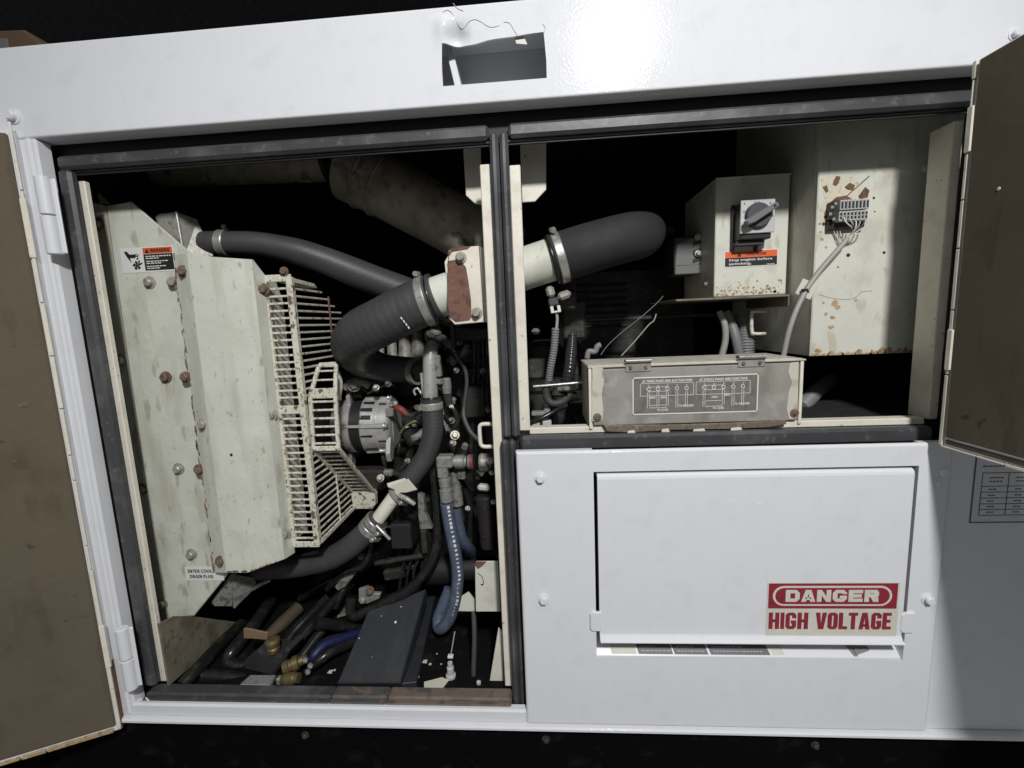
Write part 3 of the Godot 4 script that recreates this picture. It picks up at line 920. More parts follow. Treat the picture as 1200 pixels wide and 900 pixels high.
	var TR = func(x, s): return Vector3(x, ty0 + s * 0.67, -0.002 - s * 0.74)      # a point s metres up the sloping tray
	g = G()
	g.prism([TR.call(o[0], 0), TR.call(o[2], 0), TR.call(o[2], 0.07), TR.call(o[0], 0.07)], tn * -0.002, 0.0)
	part("tray", g, M.white_plain, t)
	var dark_label = mat(lin(0.11, 0.11, 0.108), 0.5)
	var rows = [[717, 746, M.cream_paper], [748, 788, dark_label], [790, 829, dark_label], [832, 901, dark_label], [905, 918, M.cream_paper]]
	for s in rows:
		var p0 = P(s[0], 766, -0.01).x
		var p1 = P(s[1], 766, -0.01).x
		g = G()
		var up_ = tn * 0.001
		g.prism([TR.call(p0, 0.003) + up_, TR.call(p1, 0.003) + up_, TR.call(p1 - 0.010, 0.05) + up_, TR.call(p0 - 0.010, 0.05) + up_], tn * -0.0008, 0.0)
		var lab = part("label_strip", g, s[2], t)
		if s[2] == dark_label:
			g = G()
			for k in 2:
				var x = p0 + 0.006 - k * 0.002
				while x < p0 + (p1 - p0) * (0.85 if k == 0 else 0.5):
					var L = rng.randf_range(0.003, 0.008)
					g.box(TR.call(x + L / 2, 0.009 + k * 0.008) + tn * 0.0011, Vector3(L, 0.0018, 0.0006), 0.0, Basis(Vector3.RIGHT, Vector3.RIGHT.cross(tn) * -1.0, tn))
					x += L + 0.002
			part("print", g, mat(lin(0.4, 0.4, 0.4), 0.6), lab)
	g = G()     # crumpled wrapping at the right end of the tray
	g.prism([TR.call(0.612, 0.004) + tn * 0.004, TR.call(0.640, 0.012) + tn * 0.012, TR.call(0.636, 0.04) + tn * 0.006, TR.call(0.606, 0.036) + tn * 0.003], tn * -0.002, 0.0)
	part("torn_film", g, M.grey_plastic, t)
	g = G()
	g.prism([TR.call(0.590, 0.04) + tn * 0.002, TR.call(0.597, 0.04) + tn * 0.002, TR.call(0.615, 0.002) + tn * 0.002, TR.call(0.608, 0.002) + tn * 0.002], tn * -0.001, 0.0)
	part("torn_film", g, M.grey_plastic, t)
	for q in [[633, 560], [637, 702], [1087, 702], [1104, 553]]:
		bolt(t, P(q[0], q[1], 0.004), 0.0085, 0.010, M.white)
	g = G()
	g.lathe(P(1100, 568, 0.004), Vector3(0, 0, 1), [Vector2(0, 0.006), Vector2(0.003, 0.004), Vector2(0.004, 0)], 14, true)
	part("weld_spot", g, M.white, t)
	# danger sticker
	var sx = 0.4285
	var ex = 0.6765
	var sy = 0.6065
	var ey = 0.7235
	g = G()
	g.prism(rect(sx, sy, ex, ey, 0.0066), Vector3(0, 0, -0.0005), 0.0)
	var st = part("danger_sticker", g, M.cream_paper, t, "red and cream DANGER HIGH VOLTAGE sticker")
	g = G()
	g.prism(rect(sx + 0.003, 0.6685, ex - 0.004, ey - 0.002, 0.0070), Vector3(0, 0, -0.0005), 0.0)
	part("red_field", g, M.red, st)
	g = G()
	g.prism(capsule(sx + 0.011, ex - 0.014, 0.6745, ey - 0.007, 0.0074), Vector3(0, 0, -0.0005), 0.0)
	part("capsule", g, M.cream_paper, st)
	g = G()
	g.prism(capsule(sx + 0.0155, ex - 0.0185, 0.6785, ey - 0.011, 0.0078), Vector3(0, 0, -0.0005), 0.0)
	part("capsule", g, M.red, st)
	block_word(st, "DANGER", sx + 0.035, ex - 0.039, 0.6835, 0.7085, 0.0088, 0.0082, M.cream_paper, 0.003)
	block_word(st, "HIGH", sx + 0.005, sx + 0.0805, 0.624, 0.6595, 0.0080, 0.0070, M.red, 0.0024, {"I": 0.36})
	block_word(st, "VOLTAGE", sx + 0.0945, ex - 0.0115, 0.624, 0.6595, 0.0080, 0.0070, M.red, 0.0018, {"L": 0.86, "T": 0.92, "E": 0.86, "V": 1.1, "A": 1.12})
	# data plate in the door's shadow on the right panel
	var pl = thing("rating_plate", "grey printed table plate in shade under the right door", "plate", P(1133, 614, -0.002))
	var a0 = P(1136, 612, -0.003)
	g = G()
	var px1 = 1.03
	var py1 = a0.y + 0.15
	g.prism(rect(a0.x, a0.y, px1, py1, -0.0022), Vector3(0, 0, -0.001), 0.0)
	part("plate", g, mat(lin(0.62, 0.63, 0.63), 0.5), pl)
	g = G()
	var zz = -0.0019
	var line = func(x0, y0, x1, y1, w): g.box(Vector3((x0 + x1) / 2, (y0 + y1) / 2, zz), Vector3(abs(x1 - x0) + w, abs(y1 - y0) + w, 0.0005), 0.0)
	line.call(a0.x, a0.y, px1, a0.y, 0.0018); line.call(a0.x, a0.y, a0.x, py1, 0.0018)
	var tx = a0.x + 0.014
	var ty = a0.y + 0.014
	for k in 7:
		var yy = ty + [0, 0.0115, 0.0225, 0.034, 0.0455, 0.057, 0.083][k]
		line.call(tx, yy, px1 - 0.02, yy, 0.001)
	for k in 4: line.call(tx + k * 0.046, ty, tx + k * 0.046, ty + 0.083, 0.001)
	for k in 4:
		for r2 in 6:
			var yy = ty + [0.006, 0.017, 0.028, 0.0395, 0.051, 0.0665][r2]
			for l in (2 if r2 == 5 else 1):
				var x = tx + k * 0.046 + 0.014
				while x < tx + k * 0.046 + (0.034 if r2 == 5 else 0.026):
					var L = rng.randf_range(0.002, 0.004)
					line.call(x, yy + l * 0.007, x + L, yy + l * 0.007, 0.0018)
					x += L + 0.0035
	for r2 in 3:
		var x = tx
		while x < tx + [0.19, 0.06, 0.05][r2]:
			var L = rng.randf_range(0.003, 0.007)
			line.call(x, ty + [0.096, 0.112, 0.124][r2], x + L, ty + [0.096, 0.112, 0.124][r2], 0.002)
			x += L + 0.004
	part("print", g, M.ink_grey, pl)

# ---------------------------------------------------------------- radiator side
func folded(g, cols, thick):      # a bent sheet through pairs of [top, bottom] points
	var k = Vector3(0, 0, -thick)
	for i in cols.size() - 1:
		var a = cols[i]
		var b = cols[i + 1]
		g.face([a[0], b[0], b[1], a[1]], Vector3(0, 0, 1)); g.face([a[0] + k, b[0] + k, b[1] + k, a[1] + k], Vector3(0, 0, -1))
		g.face([a[0], b[0], b[0] + k, a[0] + k], Vector3.UP); g.face([a[1], b[1], b[1] + k, a[1] + k], Vector3.DOWN)
	for e in [[cols[0], Vector3.LEFT], [cols[-1], Vector3.RIGHT]]: g.face([e[0][0], e[0][1], e[0][1] + k, e[0][0] + k], e[1])

func radiator():
	var t = thing("radiator_side_panel", "grey green painted flat radiator side panel, bolted and scuffed, at far left", "panel", P(200, 726, -0.13))
	var z = -0.13
	var g = G()
	g.prism(flat([[124, 241], [153, 236], [205, 281], [224, 297], [266, 674], [227, 722], [206, 723], [194, 729]], z), Vector3(0, 0, -0.004), 0.002)
	part("plate", g, M.sage, t)
	g = G()
	folded(g, [[P(90, 233, -0.141), P(186, 740, -0.141)], [P(123, 241, -0.1312), P(193.5, 729, -0.1312)]], 0.003)
	part("bent_flange", g, M.sage, t)
	var run = mat(lin(0.40, 0.34, 0.235), 0.7)
	for q in [[116, 263, 1], [176, 331, 0], [143, 422, 0], [195, 442, 1], [210, 549, 0], [168, 573, 1], [225, 649, 0], [191, 707, 0]]:
		bolt(t, P(q[0], q[1], z - (0.003 if q[0] - (q[1] - 240) * 0.145 < 122 else 0.0)), 0.0098, 0.012, M.rusty_bolt if q[2] else M.bolt)
	for q in [[116, 270, 24], [195, 449, 30], [168, 581, 34], [143, 430, 16], [225, 656, 14], [191, 714, 8]]:
		g = G()
		for k in 3:
			var p = P(q[0] + (k - 1) * 2.2 + q[2] * 0.03, q[1] + rng.randf_range(-2, 1), z + (0.0004 if q[0] > 130 else -0.002))
			var L = q[2] * 0.0019 * rng.randf_range(0.5, 1.0)
			g.prism([p + Vector3(-0.0012, 0, 0), p + Vector3(0.0014, 0, 0), p + Vector3(0.0008, -L * 0.6, 0), p + Vector3(0.0001, -L, 0), p + Vector3(-0.0006, -L * 0.5, 0)], Vector3(0, 0, -0.0004), 0.0)
		part("rust_run", g, run, t)
	g = G()
	g.prism(flat([[96, 205], [102, 214], [128, 239], [112, 239], [98, 231]], -0.155), Vector3(0, 0, -0.004), 0.001)
	part("corner_plate", g, M.sage, t)
	# warning sticker
	var a = P(140.5, 291, z)
	var b = P(206, 317, z)
	var x0 = (P(140.5, 291, z).x + P(145, 320, z).x) / 2
	var x1 = (P(203, 288, z).x + P(206.5, 316, z).x) / 2
	var y1 = (P(140.5, 291, z).y + P(203, 288, z).y) / 2
	var y0 = (P(145, 320.5, z).y + P(206, 317, z).y) / 2
	var w = x1 - x0
	var h = y1 - y0
	g = G()
	g.prism(rect(x0, y0, x1, y1, z + 0.0008), Vector3(0, 0, -0.0007), 0.0)
	var s = part("warning_sticker", g, M.paper, t, "warning sticker with hand and fan symbol, orange and black")
	var q = func(u, v): return Vector3(x0 + w * u, y0 + h * v, z + 0.0013)
	g = G()
	g.prism([q.call(0.43, 0.73), q.call(0.975, 0.73), q.call(0.975, 0.96), q.call(0.43, 0.96)], Vector3(0, 0, -0.0005), 0.0)
	part("orange_field", g, mat(lin(0.68, 0.10, 0.03), 0.5), s)
	g = G()
	g.prism([q.call(0.43, 0.06), q.call(0.975, 0.06), q.call(0.975, 0.71), q.call(0.43, 0.71)], Vector3(0, 0, -0.0005), 0.0)
	part("black_field", g, M.ink, s)
	g = G()
	g.prism([q.call(0.07, 0.86), q.call(0.13, 0.85), q.call(0.17, 0.73), q.call(0.33, 0.74), q.call(0.27, 0.67), q.call(0.31, 0.65), q.call(0.25, 0.58), q.call(0.17, 0.60), q.call(0.19, 0.40), q.call(0.12, 0.62)], Vector3(0, 0, -0.0005), 0.0)
	for k in [[0.32, 0.66], [0.31, 0.55], [0.33, 0.44], [0.37, 0.35]]: g.box(q.call(k[0], k[1]), Vector3(w * 0.04, h * 0.05, 0.0005), 0.0, Basis(Vector3(0, 0, 1), 0.5))
	for k in 5:
		var an = TAU * k / 5 + 0.4
		var c = q.call(0.28, 0.28)
		var e = Vector3(cos(an), sin(an), 0) * h * 0.19
		var f = Vector3(-sin(an), cos(an), 0) * h * 0.07
		g.prism([c, c + e * 0.6 - f, c + e, c + e * 0.8 + f], Vector3(0, 0, -0.0005), 0.0)
	part("symbol", g, M.ink, s)
	g = G()
	g.prism([q.call(0.47, 0.76), q.call(0.545, 0.76), q.call(0.508, 0.93)] , Vector3(0, 0, -0.0002), 0.0)
	for v in g.v.size(): g.v[v].z += 0.0006
	part("symbol", g, M.ink, s)
	words(s, "lettering", "WARNING", q.call(0.75, 0.845) + Vector3(0, 0, 0.0006), w * 0.36, h * 0.13, M.ink)
	g = G()
	for r in [[0.62, 0.94], [0.54, 0.7], [0.42, 0.86], [0.34, 0.7], [0.22, 0.84], [0.14, 0.68]]:
		var u = 0.47
		while u < r[1]:
			var L = rng.randf_range(0.025, 0.07)
			g.box(q.call(u + L / 2, r[0]) + Vector3(0, 0, 0.0004), Vector3(w * L, h * 0.04, 0.0004), 0.0)
			u += L + 0.015
	part("print", g, M.paper, s)
	# drain plug sticker, its right end under the bolted cover
	x0 = P(217.5, 672, z).x; x1 = P(262, 672, z).x; y1 = P(236, 664, z).y; y0 = P(236, 680, z).y
	g = G()
	g.prism(rect(x0, y0, x1, y1, z + 0.0008), Vector3(0, 0, -0.0007), 0.0)
	s = part("drain_sticker", g, M.paper, t, "white INTER COOLER DRAIN PLUG sticker")
	words(s, "lettering", "INTER COOLER", Vector3(x0 + 0.046, (y0 + y1) / 2 + 0.0068, z + 0.0012), 0.078, 0.0085, M.ink)
	words(s, "lettering", "DRAIN PLUG", Vector3(x0 + 0.042, (y0 + y1) / 2 - 0.0075, z + 0.0012), 0.060, 0.0085, M.ink)
	# lower side sheet
	g = G()
	g.prism([PX(186, 731, -0.905), PX(204, 722, -0.905), PX(225, 722, -0.905), PX(278, 729, -0.905), PX(274, 738, -0.905), PX(198, 804, -0.905)], Vector3(-0.004, 0, 0), 0.001)
	single("lower_side_sheet", g, M.sage_dirty, "dirty brownish sheet below the radiator side panel in the left corner", "panel", Vector3(-0.905, 0.43, -0.1))
	# cast tanks of the charge cooler behind the plate
	t = thing("charge_cooler", "scratched bare aluminium cooler tank corner above the radiator side panel", "cooler", P(267, 700, -0.2))
	g = G()
	g.prism(flat([[181, 254], [186, 250], [206, 248], [216, 300], [196, 300]], -0.15), Vector3(0, 0, -0.01), 0.002)
	var tank = [P(206, 248, -0.15), P(231, 258, -0.19), P(250, 300, -0.19), P(216, 302, -0.15)]
	g.quad(tank[3], tank[2], tank[1], tank[0])
	g.prism([P(206, 248, -0.151), P(231, 257, -0.19), P(250, 302, -0.19), P(216, 304, -0.151)], Vector3(-0.008, 0, -0.004), 0.001)
	part("upper_tank", g, M.alu_dull, t)
	g = G()
	g.tube([P(206.5, 248, -0.149), P(210, 268, -0.149), P(215, 297, -0.149)], 0.0028, 8, 3)
	part("edge", g, M.alu, t)
	g = G()
	g.prism([P(270, 672, -0.16), P(247, 706, -0.16), P(251, 711, -0.16), P(271, 711, -0.16), P(274, 673, -0.16)], Vector3(0, 0, -0.01), 0.002)
	g.prism([P(274, 673, -0.161), P(271, 711, -0.161), P(301, 686, -0.21), P(296, 676, -0.21)], Vector3(-0.008, 0, -0.004), 0.001)
	part("lower_tank", g, M.cast, t)
	g = G()
	g.tube(path([[291, 694, -0.2], [303, 686, -0.21], [317, 680, -0.22]]), [0.004, 0.006, 0.004], 10, 4)
	part("drain_cock", g, M.fitting, t)
	# folded cover with the rusty seam
	t = thing("fan_shroud_cover", "pale green folded fan shroud cover with rusty left seam", "cover", P(270, 670, -0.11))
	g = G()
	folded(g, [[P(203, 299, -0.117), P(251.5, 671, -0.117)], [P(219, 297, -0.098), P(265.5, 671, -0.098)], [P(250, 301, -0.094), P(290, 671, -0.094)], [P(295, 304, -0.092), P(333.5, 655, -0.092)]], 0.003)
	part("folded_sheet", g, M.sage_bright, t)
	g = G()
	folded(g, [[P(295.5, 304, -0.0935), P(334, 655, -0.0935)], [P(311, 324, -0.121), P(345, 648, -0.121)]], 0.003)
	part("side_flange", g, M.sage_dirty if false else M.sage, t)
	for k in 3:      # flaking rust down the seam
		g = G()
		for i in 15:
			var f = (k + (i + rng.randf()) / 15.0) / 3.0
			var p = P(203, 299, -0.1162).lerp(P(251.5, 671, -0.1162), f) + Vector3(rng.randf_range(-0.0035, 0.0045), 0, 0.001)
			var pts = []
			var rx = rng.randf_range(0.0008, 0.0035)
			var ry = rng.randf_range(0.004, 0.016)
			for j in 7: pts.append(p + Vector3(cos(TAU * j / 7) * rx * rng.randf_range(0.5, 1.1), sin(TAU * j / 7) * ry * rng.randf_range(0.6, 1.1), 0))
			g.prism(pts, Vector3(0, 0, -0.0012), 0.0)
		part("seam_rust", g, [M.seam, M.rusty_bolt, M.seam][k], t)
	for k in 2:      # chipped lower edge
		g = G()
		for i in 16:
			var f = rng.randf()
			var p = (P(266, 670.5, -0.0955).lerp(P(291, 670.5, -0.0915), f) if k == 0 else P(291, 670.5, -0.0915).lerp(P(333, 655, -0.0895), f))
			var r = rng.randf_range(0.0015, 0.005)
			g.prism([p + Vector3(-r, 0, 0), p + Vector3(r, 0.0005, 0), p + Vector3(r * 0.6, r * rng.randf_range(0.4, 1.2), 0), p + Vector3(-r * 0.5, r * rng.randf_range(0.5, 1.3), 0)], Vector3(0, 0, -0.001), 0.0)
		part("edge_rust", g, M.rust_light if k else M.rust, t)
	for q2 in [[215, 318, 1, -0.104], [203, 331, 0, -0.124], [218, 442, 1, -0.116], [238, 497, 0, -0.104], [234, 550, 1, -0.116], [259, 657, 1, -0.104], [309, 339, 1, -0.112], [318, 487, 0, -0.105], [334, 626, 0, -0.107]]:
		bolt(t, P(q2[0], q2[1], q2[3]), 0.0092, 0.012, M.rusty_bolt if q2[2] else M.bolt, Vector3(0.15, 0, 1).normalized())
	for q3 in [[271, 533, -0.0938, 0.0035, 0.0]]:
		g = G()
		g.lathe(P(q3[0], q3[1], q3[2]), Vector3(q3[4], 0, 1).normalized(), [Vector2(0, q3[3]), Vector2(0.0006, q3[3] * 0.9), Vector2(0.0008, 0)], 14)
		part("hole", g, M.ink, t)
	# shroud wall seen through the guard
	g = G()
	g.prism([Vector3(-0.622, 0.74, -0.125), Vector3(-0.622, 0.74, -0.21), Vector3(-0.622, 1.33, -0.21), Vector3(-0.622, 1.37, -0.19), Vector3(-0.622, 1.38, -0.125)], Vector3(-0.005, 0, 0), 0.001)
	single("fan_shroud_wall", g, M.sage, "grey green shroud wall behind the slats of the fan guard", "shroud", Vector3(-0.622, 0.74, -0.3))

func bar(g, a, b, w, h, up := Vector3.UP, bev := 0.0008):      # square bar from a to b
	var d = (b - a).normalized()
	var s = d.cross(up).normalized()
	var u = s.cross(d).normalized()
	g.box((a + b) / 2, Vector3((b - a).length(), h, w), bev, Basis(d, u, s))

func fan_guard():
	var t = thing("fan_guard", "cream slatted fan guard cage with rusty chips beside the alternator", "guard", Vector3(-0.57, 0.745, -0.2))
	var zf = -0.12
	var xl = -0.608
	var xr = -0.546
	var g = G()
	g.span(Vector3(xl - 0.006, 0.742, zf + 0.002), Vector3(xl + 0.005, 1.372, zf - 0.010), 0.002)
	part("rail", g, M.guard, t)
	g = G()
	g.span(Vector3(xr - 0.012, 0.742, zf + 0.003), Vector3(xr + 0.002, 1.372, zf - 0.012), 0.002)
	part("rail", g, M.guard, t)
	for q in [[1.362, 1.378], [1.064, 1.084], [0.738, 0.752]]:
		g = G()
		g.span(Vector3(xl - 0.004, q[0], zf + 0.001), Vector3(xr, q[1], zf - 0.005), 0.0015)
		part("cross_plate", g, M.guard, t)
	var y = 1.347
	while y > 0.76:
		if y > 1.092 or y < 1.056:
			g = G()
			g.box(Vector3((xl + xr) / 2 - 0.002, y + rng.randf_range(-0.001, 0.001), zf - 0.003), Vector3(xr - xl - 0.012, 0.0050, 0.0035), 0.001)
			part("slat", g, M.guard, t)
		var ze = -0.36
		if y > 1.338: ze = -0.262
		elif y > 1.322: ze = -0.30
		elif y > 1.30: ze = -0.325
		var za = zf - 0.010
		if y < 1.165 and y > 1.10: ze = -0.205 + (1.165 - y) * 0.6
		elif y <= 1.10 and y > 0.975: ze = 0.0
		elif y <= 0.975: ze = max(-0.318, -0.14 - (0.974 - y) / 0.174 * 0.18)
		if ze < za - 0.012:
			g = G()
			g.box(Vector3(xr - 0.003, y, (za + ze) / 2), Vector3(0.0035, 0.0050, za - ze), 0.001)
			part("slat", g, M.guard, t)
		y -= 0.0163
	g = G()
	g.prism([Vector3(xr - 0.002, 1.371, zf - 0.01), Vector3(xr - 0.002, 1.361, zf - 0.01), Vector3(xr - 0.002, 1.356, -0.24), Vector3(xr - 0.002, 1.366, -0.228)], Vector3(-0.03, 0, 0), 0.001)
	part("top_strip", g, M.guard, t)
	for q in [[-0.287, 1.338, 1.19], [-0.235, 0.882, 0.752]]:
		g = G()
		g.tube([Vector3(xr + 0.001, q[1], q[0]), Vector3(xr + 0.001, q[2], q[0])], 0.0025, 8, 1)
		part("cross_rod", g, M.rust if q[1] > 1 else M.guard, t)
	# lower edge bars of the cage
	g = G()
	bar(g, Vector3(xr, 0.748, zf - 0.01), Vector3(xr, 0.750, -0.325), 0.006, 0.010)
	bar(g, Vector3(xr, 0.750, -0.322), Vector3(xr, 0.802, -0.322), 0.006, 0.006, Vector3(0, 0, 1))
	part("bottom_bar", g, M.guard, t)
	# belt tunnel standing out of the cage
	var x0 = xr
	var x1 = -0.485
	var pr = [Vector2(1.168, -0.206), Vector2(1.100, -0.150), Vector2(0.974, -0.140), Vector2(0.800, -0.320), Vector2(0.745, -0.320)]
	var at = func(x, p): return Vector3(x, p.x, p.y)
	for x in [x0, x1]:
		for i in 3:
			g = G()
			var xa = x if x == x0 or i > 0 else x - 0.018
			bar(g, at.call(xa, pr[i]), at.call(x, pr[i + 1]), 0.009, 0.009, Vector3(1, 0, 0), 0.0015)
			part("tunnel_rail", g, M.guard, t)
	for i in 3:
		var n = [3, 6, 11][i]
		for k in n:
			var f = (k + 0.7) / (n + 0.4)
			var c = pr[i].lerp(pr[i + 1], f)
			g = G()
			var sh = 0.018 * (1 - f) if i == 0 else 0.0
			var d = pr[i + 1] - pr[i]
			var ax = Basis(Vector3.RIGHT, Vector3(0, d.x, d.y).normalized(), Vector3(0, -d.y, d.x).normalized())
			g.box(Vector3((x0 + x1 - sh) / 2, c.x, c.y), Vector3(x1 - x0 - sh - 0.006, 0.0050, 0.0035), 0.001, ax)
			part("slat", g, M.guard, t)
	for q in [[1.168, -0.206, 0.012, 0.018], [1.106, -0.148, 0.024, 0.0], [0.976, -0.138, 0.012, 0.0]]:
		g = G()
		g.box(Vector3((x0 + x1 - q[3]) / 2, q[0], q[1]), Vector3(x1 - x0 - q[3], q[2], 0.005), 0.0015)
		part("cross_plate", g, M.guard, t)
	g = G()
	g.prism([at.call(x0 - 0.002, pr[3]), at.call(x1, pr[3]), at.call(x1 + 0.004, Vector2(0.788, -0.32)), at.call(x1 + 0.002, Vector2(0.758, -0.32)), at.call(x1 - 0.008, pr[4]), at.call(x0 - 0.002, pr[4])], Vector3(0, 0, -0.02), 0.003)
	part("end_plate", g, M.guard, t)
	bolt(t, P(333, 318, -0.118), 0.007, 0.008, M.rusty_bolt)
	bolt(t, P(396, 467, -0.16), 0.006, 0.008, M.rusty_bolt, Vector3(1, 0, 0.3).normalized())

# ---------------------------------------------------------------- hoses across the top
func clamp_band(called, label, c, axis, r, m, screw: Vector3, group := ""):
	var t = thing(called, label, "clamp", c, group)
	var a = axis.normalized()
	var g = G()
	g.lathe(c - a * 0.009, a, [Vector2(0, r - 0.002), Vector2(0, r + 0.001), Vector2(0.002, r + 0.0022), Vector2(0.016, r + 0.0022), Vector2(0.018, r + 0.001), Vector2(0.018, r - 0.002)], 36)
	part("band", g, m, t)
	var s = (screw - a * screw.dot(a)).normalized()
	var across = a.cross(s)
	g = G()
	g.box(c + s * (r + 0.007), Vector3(0.014, 0.009, 0.022), 0.002, Basis(a, s, across))
	part("screw_housing", g, M.steel, t)
	g = G()
	g.hexhead(c + s * (r + 0.008) + across * 0.010, across, 0.0065, 0.010, false)
	part("screw", g, M.steel, t)
	return t

func big_hoses():
	var g = G()
	g.tube(path([[240, 285, -0.20], [262, 285, -0.20], [310, 287, -0.215], [365, 300, -0.24], [430, 325, -0.29], [500, 352, -0.35], [540, 370, -0.40]]), [0.0275, 0.0275, 0.029, 0.0325, 0.037, 0.041, 0.043], 22, 8)
	single("radiator_hose", g, M.rubber, "long black hose running from the cooler tank behind the bent hose", "hose", P(262, 285, -0.28))
	var c = P(262, 285, -0.20)
	clamp_band("hose_clamp", "plain steel clamp at the left end of the long black hose", c, P(285, 285.7, -0.206) - P(262, 285, -0.20), 0.029, M.steel, Vector3(0, 1, -0.6), "hose clamps")
	# return bend
	var t = thing("bent_intake_hose", "thick black rubber hose bent back in a U above the alternator", "hose", P(405, 410, -0.2))
	g = G()
	g.tube(path([[513, 347.5, -0.16], [480, 361, -0.16], [450, 376, -0.165], [424, 390, -0.185], [414, 405, -0.235], [424, 421, -0.295], [450, 431, -0.335], [485, 433, -0.355], [505, 433, -0.36]]), [0.0545, 0.0545, 0.0545, 0.055, 0.053, 0.046, 0.038, 0.034, 0.034], 30, 12, true, 0.00025, 0.017)
	part("hose_body", g, M.rubber, t)
	var ax = (P(513, 347.5, -0.16) - P(450, 376, -0.165)).normalized()
	g = G()
	for k in 4:
		var p = P(470 + k * 3.0, 373 + k * 4.2, -0.16)
		var q = p - (P(470, 363, -0.16))
		g.box(P(470.5 + k * 2.8, 373 + k * 3.6, -0.1065 - k * 0.0035), Vector3(0.003, 0.006, 0.0012), 0.0003, Basis(Vector3(0, 0, 1), 0.5))
	part("printed_mark", g, M.paper, t)
	# straight steel pipe behind the centre post, hose on its right
	var p0 = P(490, 356, -0.16)
	var p1 = P(672, 296, -0.16)
	g = G()
	g.tube([p0, p0.lerp(p1, 0.5), p1], 0.0465, 28, 3)
	single("intake_pipe", g, M.sage_bright, "pale painted steel pipe passing behind the centre post", "pipe", p0.lerp(p1, 0.5))
	ax = (p1 - p0).normalized()
	clamp_band("hose_clamp", "wide steel clamp on the bent hose left of the centre post", P(500, 353, -0.16), ax, 0.0555, M.steel, Vector3(0.1, 1, 0.1), "hose clamps")
	g = G()
	g.ring(P(508, 350, -0.16), ax, 0.0515, 0.0045, 34, 8)
	single("hose_lip", g, M.rubber_dark, "black rolled lip of the bent hose beside its clamp", "seal", P(508, 350, -0.16))
	g = G()
	g.tube([P(648, 304, -0.16), P(680, 294, -0.16), P(712, 284.5, -0.16), P(735, 278.5, -0.166), P(747, 276.5, -0.185), P(753, 275, -0.22), P(756, 272, -0.27), P(757, 266, -0.38)], [0.0535, 0.0535, 0.0525, 0.0515, 0.051, 0.049, 0.047, 0.046], 30, 10)
	single("intake_hose", g, M.rubber_matt, "thick black rubber hose with rounded bend right of the centre post", "hose", P(712, 284, -0.16))
	clamp_band("hose_clamp", "shiny steel clamp on the hose right of the centre post", P(656, 302, -0.16), ax, 0.0545, M.steel, Vector3(-0.1, 1, 0.35), "hose clamps")
	g = G()
	g.ring(P(647.5, 305, -0.16), ax, 0.0505, 0.005, 34, 8)
	single("hose_lip", g, M.rubber_dark, "black rolled lip of the right hose beside its shiny clamp", "seal", P(647, 305, -0.16))
	# bracket with worn patch beside the post
	t = thing("post_bracket", "cream bracket plate with a large brown bare patch left of the centre post", "bracket", P(548, 378, -0.1))
	g = G()
	g.prism(flat([[525.5, 294], [530, 290.5], [561, 288], [567, 377.5], [533, 380.5], [527, 374]], -0.1), Vector3(0, 0, -0.006), 0.0012)
	part("plate", g, M.cream, t)
	g = G()
	g.prism(flat([[524.5, 306], [532, 304.5], [541, 307], [546, 313], [549, 330], [552, 352], [552.5, 371], [550, 375.5], [534, 377.5], [527, 372], [524, 350]], -0.0993), Vector3(0, 0, -0.0008), 0.0)
	g.prism(flat([[524.5, 296], [531, 289.5], [552, 288.5], [548, 292], [540, 293.5], [530, 295], [526, 300]], -0.0993), Vector3(0, 0, -0.0008), 0.0)
	part("bare_patch", g, M.rust, t, "brown bare patch on the bracket")
	g = G()
	g.prism([P(562, 288.5, -0.1), P(568, 377.5, -0.1), P(573, 377, -0.06), P(567, 288, -0.06)], Vector3(0, 0, -0.003), 0.0)
	part("side_web", g, M.cream, t)
	g = G()
	g.prism([P(521, 307, -0.13), P(525, 300, -0.13), P(526, 345, -0.13), P(522.5, 320, -0.13)], Vector3(0, 0, -0.004), 0.0)
	part("torn_edge", g, M.cream, t)
	bolt(t, P(540, 302, -0.099), 0.0085, 0.014, M.bolt)
	bolt(t, P(558.5, 367, -0.099), 0.0085, 0.014, M.bolt)
	# upper gussets by the post
	g = G()
	g.prism(flat([[609, 159], [640, 155], [640, 222], [627, 236], [612, 237]], -0.13), Vector3(0, 0, -0.004), 0.001)
	single("post_gusset", g, M.cream, "cream gusset with a cut corner right of the centre post, top half shaded", "bracket", P(625, 236, -0.13), "post gussets")
	g = G()
	g.prism(flat([[542, 160], [563, 158], [564, 240], [556, 238], [546, 229]], -0.13), Vector3(0, 0, -0.004), 0.001)
	single("post_gusset", g, M.cream, "narrow cream gusset left of the centre post under the top seal", "bracket", P(556, 238, -0.13), "post gussets")
	# exhaust duct up in the dark
	t = thing("air_duct", "fat soot-stained metal duct slanting through the dark above the engine", "duct", P(480, 240, -0.33))
	g = G()
	g.tube(path([[405, 200, -0.31], [440, 214, -0.31], [480, 235, -0.315], [520, 256, -0.32], [548, 272, -0.325], [600, 300, -0.35]]), [0.073, 0.076, 0.076, 0.076, 0.076, 0.076], 34, 8)
	part("slanting_pipe", g, M.duct, t)
	for q in [[427, 209], [446, 218]]:
		g = G()
		g.ring(P(q[0], q[1], -0.312), P(480, 235, -0.315) - P(440, 214, -0.31), 0.0755, 0.0045, 36, 6)
		part("seam", g, M.duct, t)
	g = G()
	g.tube(path([[180, 196, -0.34], [300, 192, -0.34], [388, 189, -0.34]]), 0.049, 28, 3)
	part("straight_pipe", g, M.duct, t)
	g = G()
	g.ring(P(386, 189, -0.34), Vector3.RIGHT, 0.050, 0.008, 30, 8)
	part("joint", g, M.black, t)

